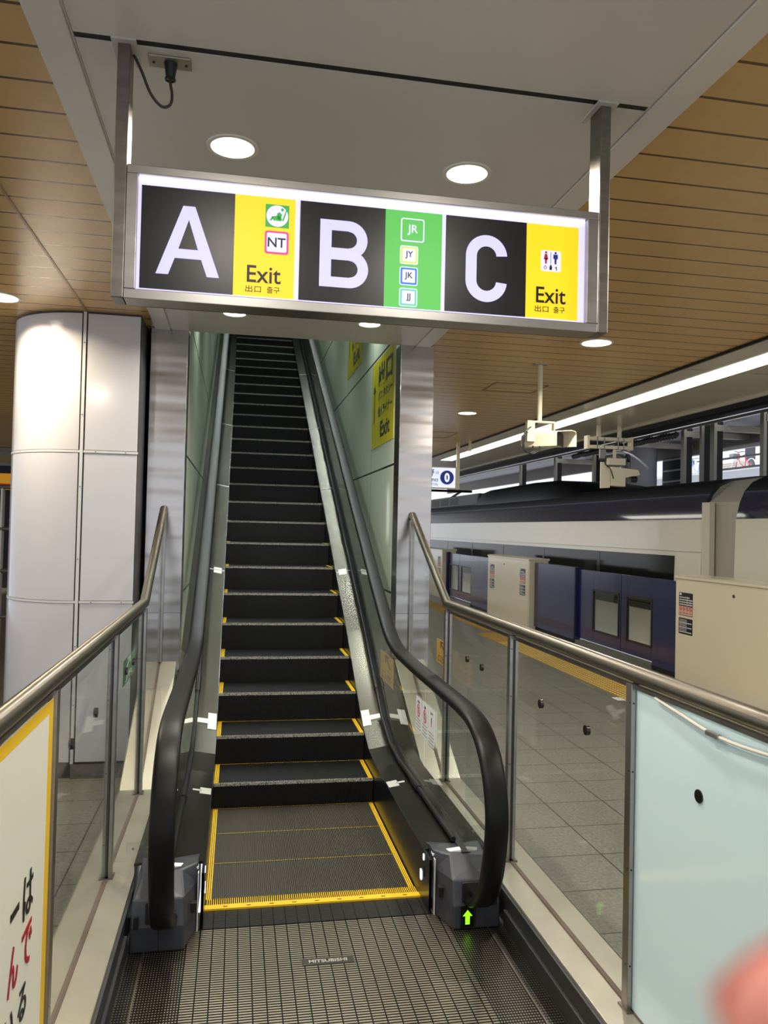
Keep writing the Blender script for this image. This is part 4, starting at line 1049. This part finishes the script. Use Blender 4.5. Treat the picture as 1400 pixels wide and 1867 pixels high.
tag(MB().tube(smoothpath([(10.64, 21.7, 4.02), (10.64, 21.0, 4.02), (10.64, 20.4, 3.98), (10.64, 20.2, 3.8), (10.64, 20.2, 3.3), (10.64, 20.2, -1.3)], 5), .11, 14).build('duct', mat('grey duct', (120, 118, 114), .4, .3), smooth=True), 'grey elbow duct in front of the pale round column', 'duct')
cor = MB()
pth = [(10.37, 17.2+.04*i, 4.205+.02*math.sin(i*2.2)) for i in range(150)]
cor.tube(pth, .06, 8); tag(cor.build('corrugated_hose', mat('grey corrugated hose', (110, 108, 106), .5), smooth=False), 'grey corrugated hose slung along the pipe beyond the train', 'hose')
# building, deck and bicycles outside
struct(MB().box(20, 27, 20, 60, 4.5, 4.62).build('floor', mat('parking deck', (190, 192, 196), .8)))
bd_ = thing('building', 'pale blue-white building beyond the tracks with tall dark windows', 'building', (27.5, 36, 0))
part(MB().box(27, 31, 18, 62, 0, 14), 'wall', mat('pale facade', (222, 230, 242), .6), bd_)
for y0, y1, z0, z1 in ((37.2, 38.0, 4.6, 7.4), (33.6, 34.3, 5.0, 8.4), (40.5, 41.3, 4.6, 7.4), (44.5, 45.3, 4.6, 7.4), (36.0, 36.6, 6.4, 7.2)):
    part(MB().box(26.95, 27.02, y0, y1, z0, z1), 'window', mat('dark outside window', (52, 54, 62), .3), bd_)
ac = thing('outdoor_unit', 'pale outdoor air-conditioning unit beside the red bicycle beyond the tracks', 'air conditioner', (24.5, 35.5, 4.6))
part(MB().box(24.3, 24.9, 34.8, 36.6, 4.62, 5.6), 'casing', mat('outdoor unit beige', (206, 200, 190), .5), ac, bevel=.03)
sm_ = MB()
for k_ in range(8): sm_.box(24.28, 24.3, 34.9, 36.5, 4.75+k_*.1, 4.79+k_*.1)
part(sm_, 'grille', mat('unit grille', (150, 146, 138), .5), ac)
def bicycle(c, col, label):
    t = thing('bicycle', label, 'bicycle', c, 'bicycles parked beyond the tracks')
    x, y, z = c; m_ = mat('bike '+label[:8], col, .35); r_ = .33
    for dy in (-.53, .53):
        w_ = part(MB().ring((x-.02, y+dy, z+r_), r_-.03, r_, .04, 0, 28), 'wheel', mat('pale tyre', (210, 210, 214), .5), t, smooth=True)
        sp = MB()
        for k_ in range(8):
            a = math.pi*k_/8; sp.tube([(x, y+dy-math.cos(a)*r_*.95, z+r_-math.sin(a)*r_*.95), (x, y+dy+math.cos(a)*r_*.95, z+r_+math.sin(a)*r_*.95)], .006, 5)
        child(sp, 'spokes', STEEL, w_)
    P_ = lambda a, b: (x, y+a, z+b)
    fr_ = MB()
    for pq in ([P_(-.53, .33), P_(-.1, .28), P_(-.2, .75)], [P_(-.1, .28), P_(.28, .52), P_(.38, .85)], [P_(.53, .33), P_(.42, .7), P_(.37, .98)], [P_(-.53, .33), P_(-.2, .62)]): fr_.tube(pq, .022, 8)
    part(fr_, 'frame', m_, t)
    hb = MB().tube([(x-.28, y+.2, z+1.02), (x-.2, y+.36, z+1.04), (x, y+.37, z+1.0), (x+.2, y+.36, z+1.04), (x+.28, y+.2, z+1.02)], .016, 8); part(hb, 'handlebar', DARK, t)
    part(MB().prism([(y-.32, z+.80), (y-.3, z+.86), (y-.05, z+.83), (y-.05, z+.80)], 0, x-.09, x+.09), 'saddle', DARK, t, bevel=.02)
    part(MB().box(x-.17, x+.17, y+.48, y+.8, z+.72, z+.95), 'basket', mat('wire basket', (120, 120, 124), .5), t)
bicycle((22.2, 31.4, 4.62), (190, 60, 74), 'bicycle with a red frame parked beyond the tracks at the right')
bicycle((22.2, 35.0, 4.62), (120, 160, 210), 'pale blue bicycle parked beyond the tracks, left of the red one')

# ================================================================== FAR LEFT
fn = thing('platform_fence', 'pale tubular fence glimpsed between the left picture edge and the white column', 'fence', (-3.1, 11, 0))
for x in (-3.4, -3.22, -3.04, -2.86): part(MB().tube([(x, 11, 0), (x, 11, 2.2)], .025, 10), 'bar', mat('pale fence steel', (200, 198, 192), .4, .3), fn, smooth=True)
for z in (.5, 1.1, 1.65, 2.2): part(MB().tube([(-4.5, 11, z), (-2.6, 11, z)], .03, 10), 'rail', mat('grey fence rail', (120, 118, 114), .4, .5), fn, smooth=True)
ys_ = thing('notice_board', 'small yellow and red notice board beyond the fence at the left picture edge', 'sign', (-4, 14, 2.2))
part(MB().box(-4.6, -3.6, 14, 14.05, 2.28, 2.55), 'board', mat('board amber', (230, 160, 30), .5, emit=.3), ys_)
part(MB().box(-4.6, -3.62, 13.99, 14.0, 2.30, 2.38), 'red_band', mat('board red', (190, 40, 30), .5, emit=.2), ys_)
for i, z in enumerate((3.0, 3.45, 3.9)):
    pass
struct(MB().box(-14, -4.2, 22, 22.3, -1, 9).build('wall_left', mat('dark far structure', (30, 31, 34), .8)))
for i, (z, lb) in enumerate(((2.75, 'lowest'), (3.0, 'middle'), (3.14, 'highest'))):
    tag(MB().box(-6.5, -3.0, 15+i*.8, 15.1+i*.8, z, z+.06).build('roof_beam', mat('grey roof beam', (120, 122, 126), .5)), '%s grey steel beam in the gap left of the white column' % lb, 'beam', 'beams left of the white column')

# ================================================================== THE PHOTOGRAPHER'S FINGERTIP
def camspace(px, py, d):
    return Vector((0, 0, H))+(fw+rr*((px-700)/1424.15)-uu*((py-933.5)/1424.15))*d
tip = camspace(1505, 1925, .056); base = camspace(2250, 2900, .050)
axis = (base-tip).normalized(); L_ = (base-tip).length
hd_ = thing('person', 'blurred pink fingertip of the person taking the photo, in the lower right corner', 'person', tuple(tip))
mbf = MB(); n = 20; vs = []
a_ = axis.cross(fw).normalized(); b_ = a_.cross(axis).normalized()
ringsN = [(-.0066, .0012), (-.0060, .0034), (-.0044, .0054), (-.002, .0068), (.002, .0075), (.008, .0079), (.016, .0080), (.022, .0083), (.026, .0086), (.034, .0084), (L_+.02, .0090)]
for t_, q_ in ringsN:
    for k_ in range(n):
        an = 2*math.pi*k_/n; vs.append(tip+axis*t_+a_*(q_*math.cos(an))+b_*(q_*.88*math.sin(an)))
fs = [(i*n+j, i*n+(j+1) % n, (i+1)*n+(j+1) % n, (i+1)*n+j) for i in range(len(ringsN)-1) for j in range(n)]+[tuple(range(n)), tuple(range((len(ringsN)-1)*n, len(ringsN)*n))]
SKIN = mat('skin', (232, 150, 138), .5); SKIN.node_tree.nodes['Principled BSDF'].inputs['Subsurface Weight'].default_value = .25
SKIN.node_tree.nodes['Principled BSDF'].inputs['Subsurface Radius'].default_value = (.004, .0015, .001)
fg = part(MB().add(vs, fs), 'finger', SKIN, hd_, smooth=True)
vs = []
for t_, q_ in ((-.0046, .0035), (-.001, .0055), (.004, .006), (.009, .0055), (.010, .004)):
    for k_ in range(7):
        an = R(90+(k_-3)*18*q_/.006); vs.append(tip+axis*t_+a_*(.0080*math.cos(an))+b_*(.0074*math.sin(an)))
child(MB().add(vs, [(i*7+j, i*7+j+1, (i+1)*7+j+1, (i+1)*7+j) for i in range(4) for j in range(6)]), 'nail', mat('nail', (240, 190, 180), .3), fg, smooth=True)
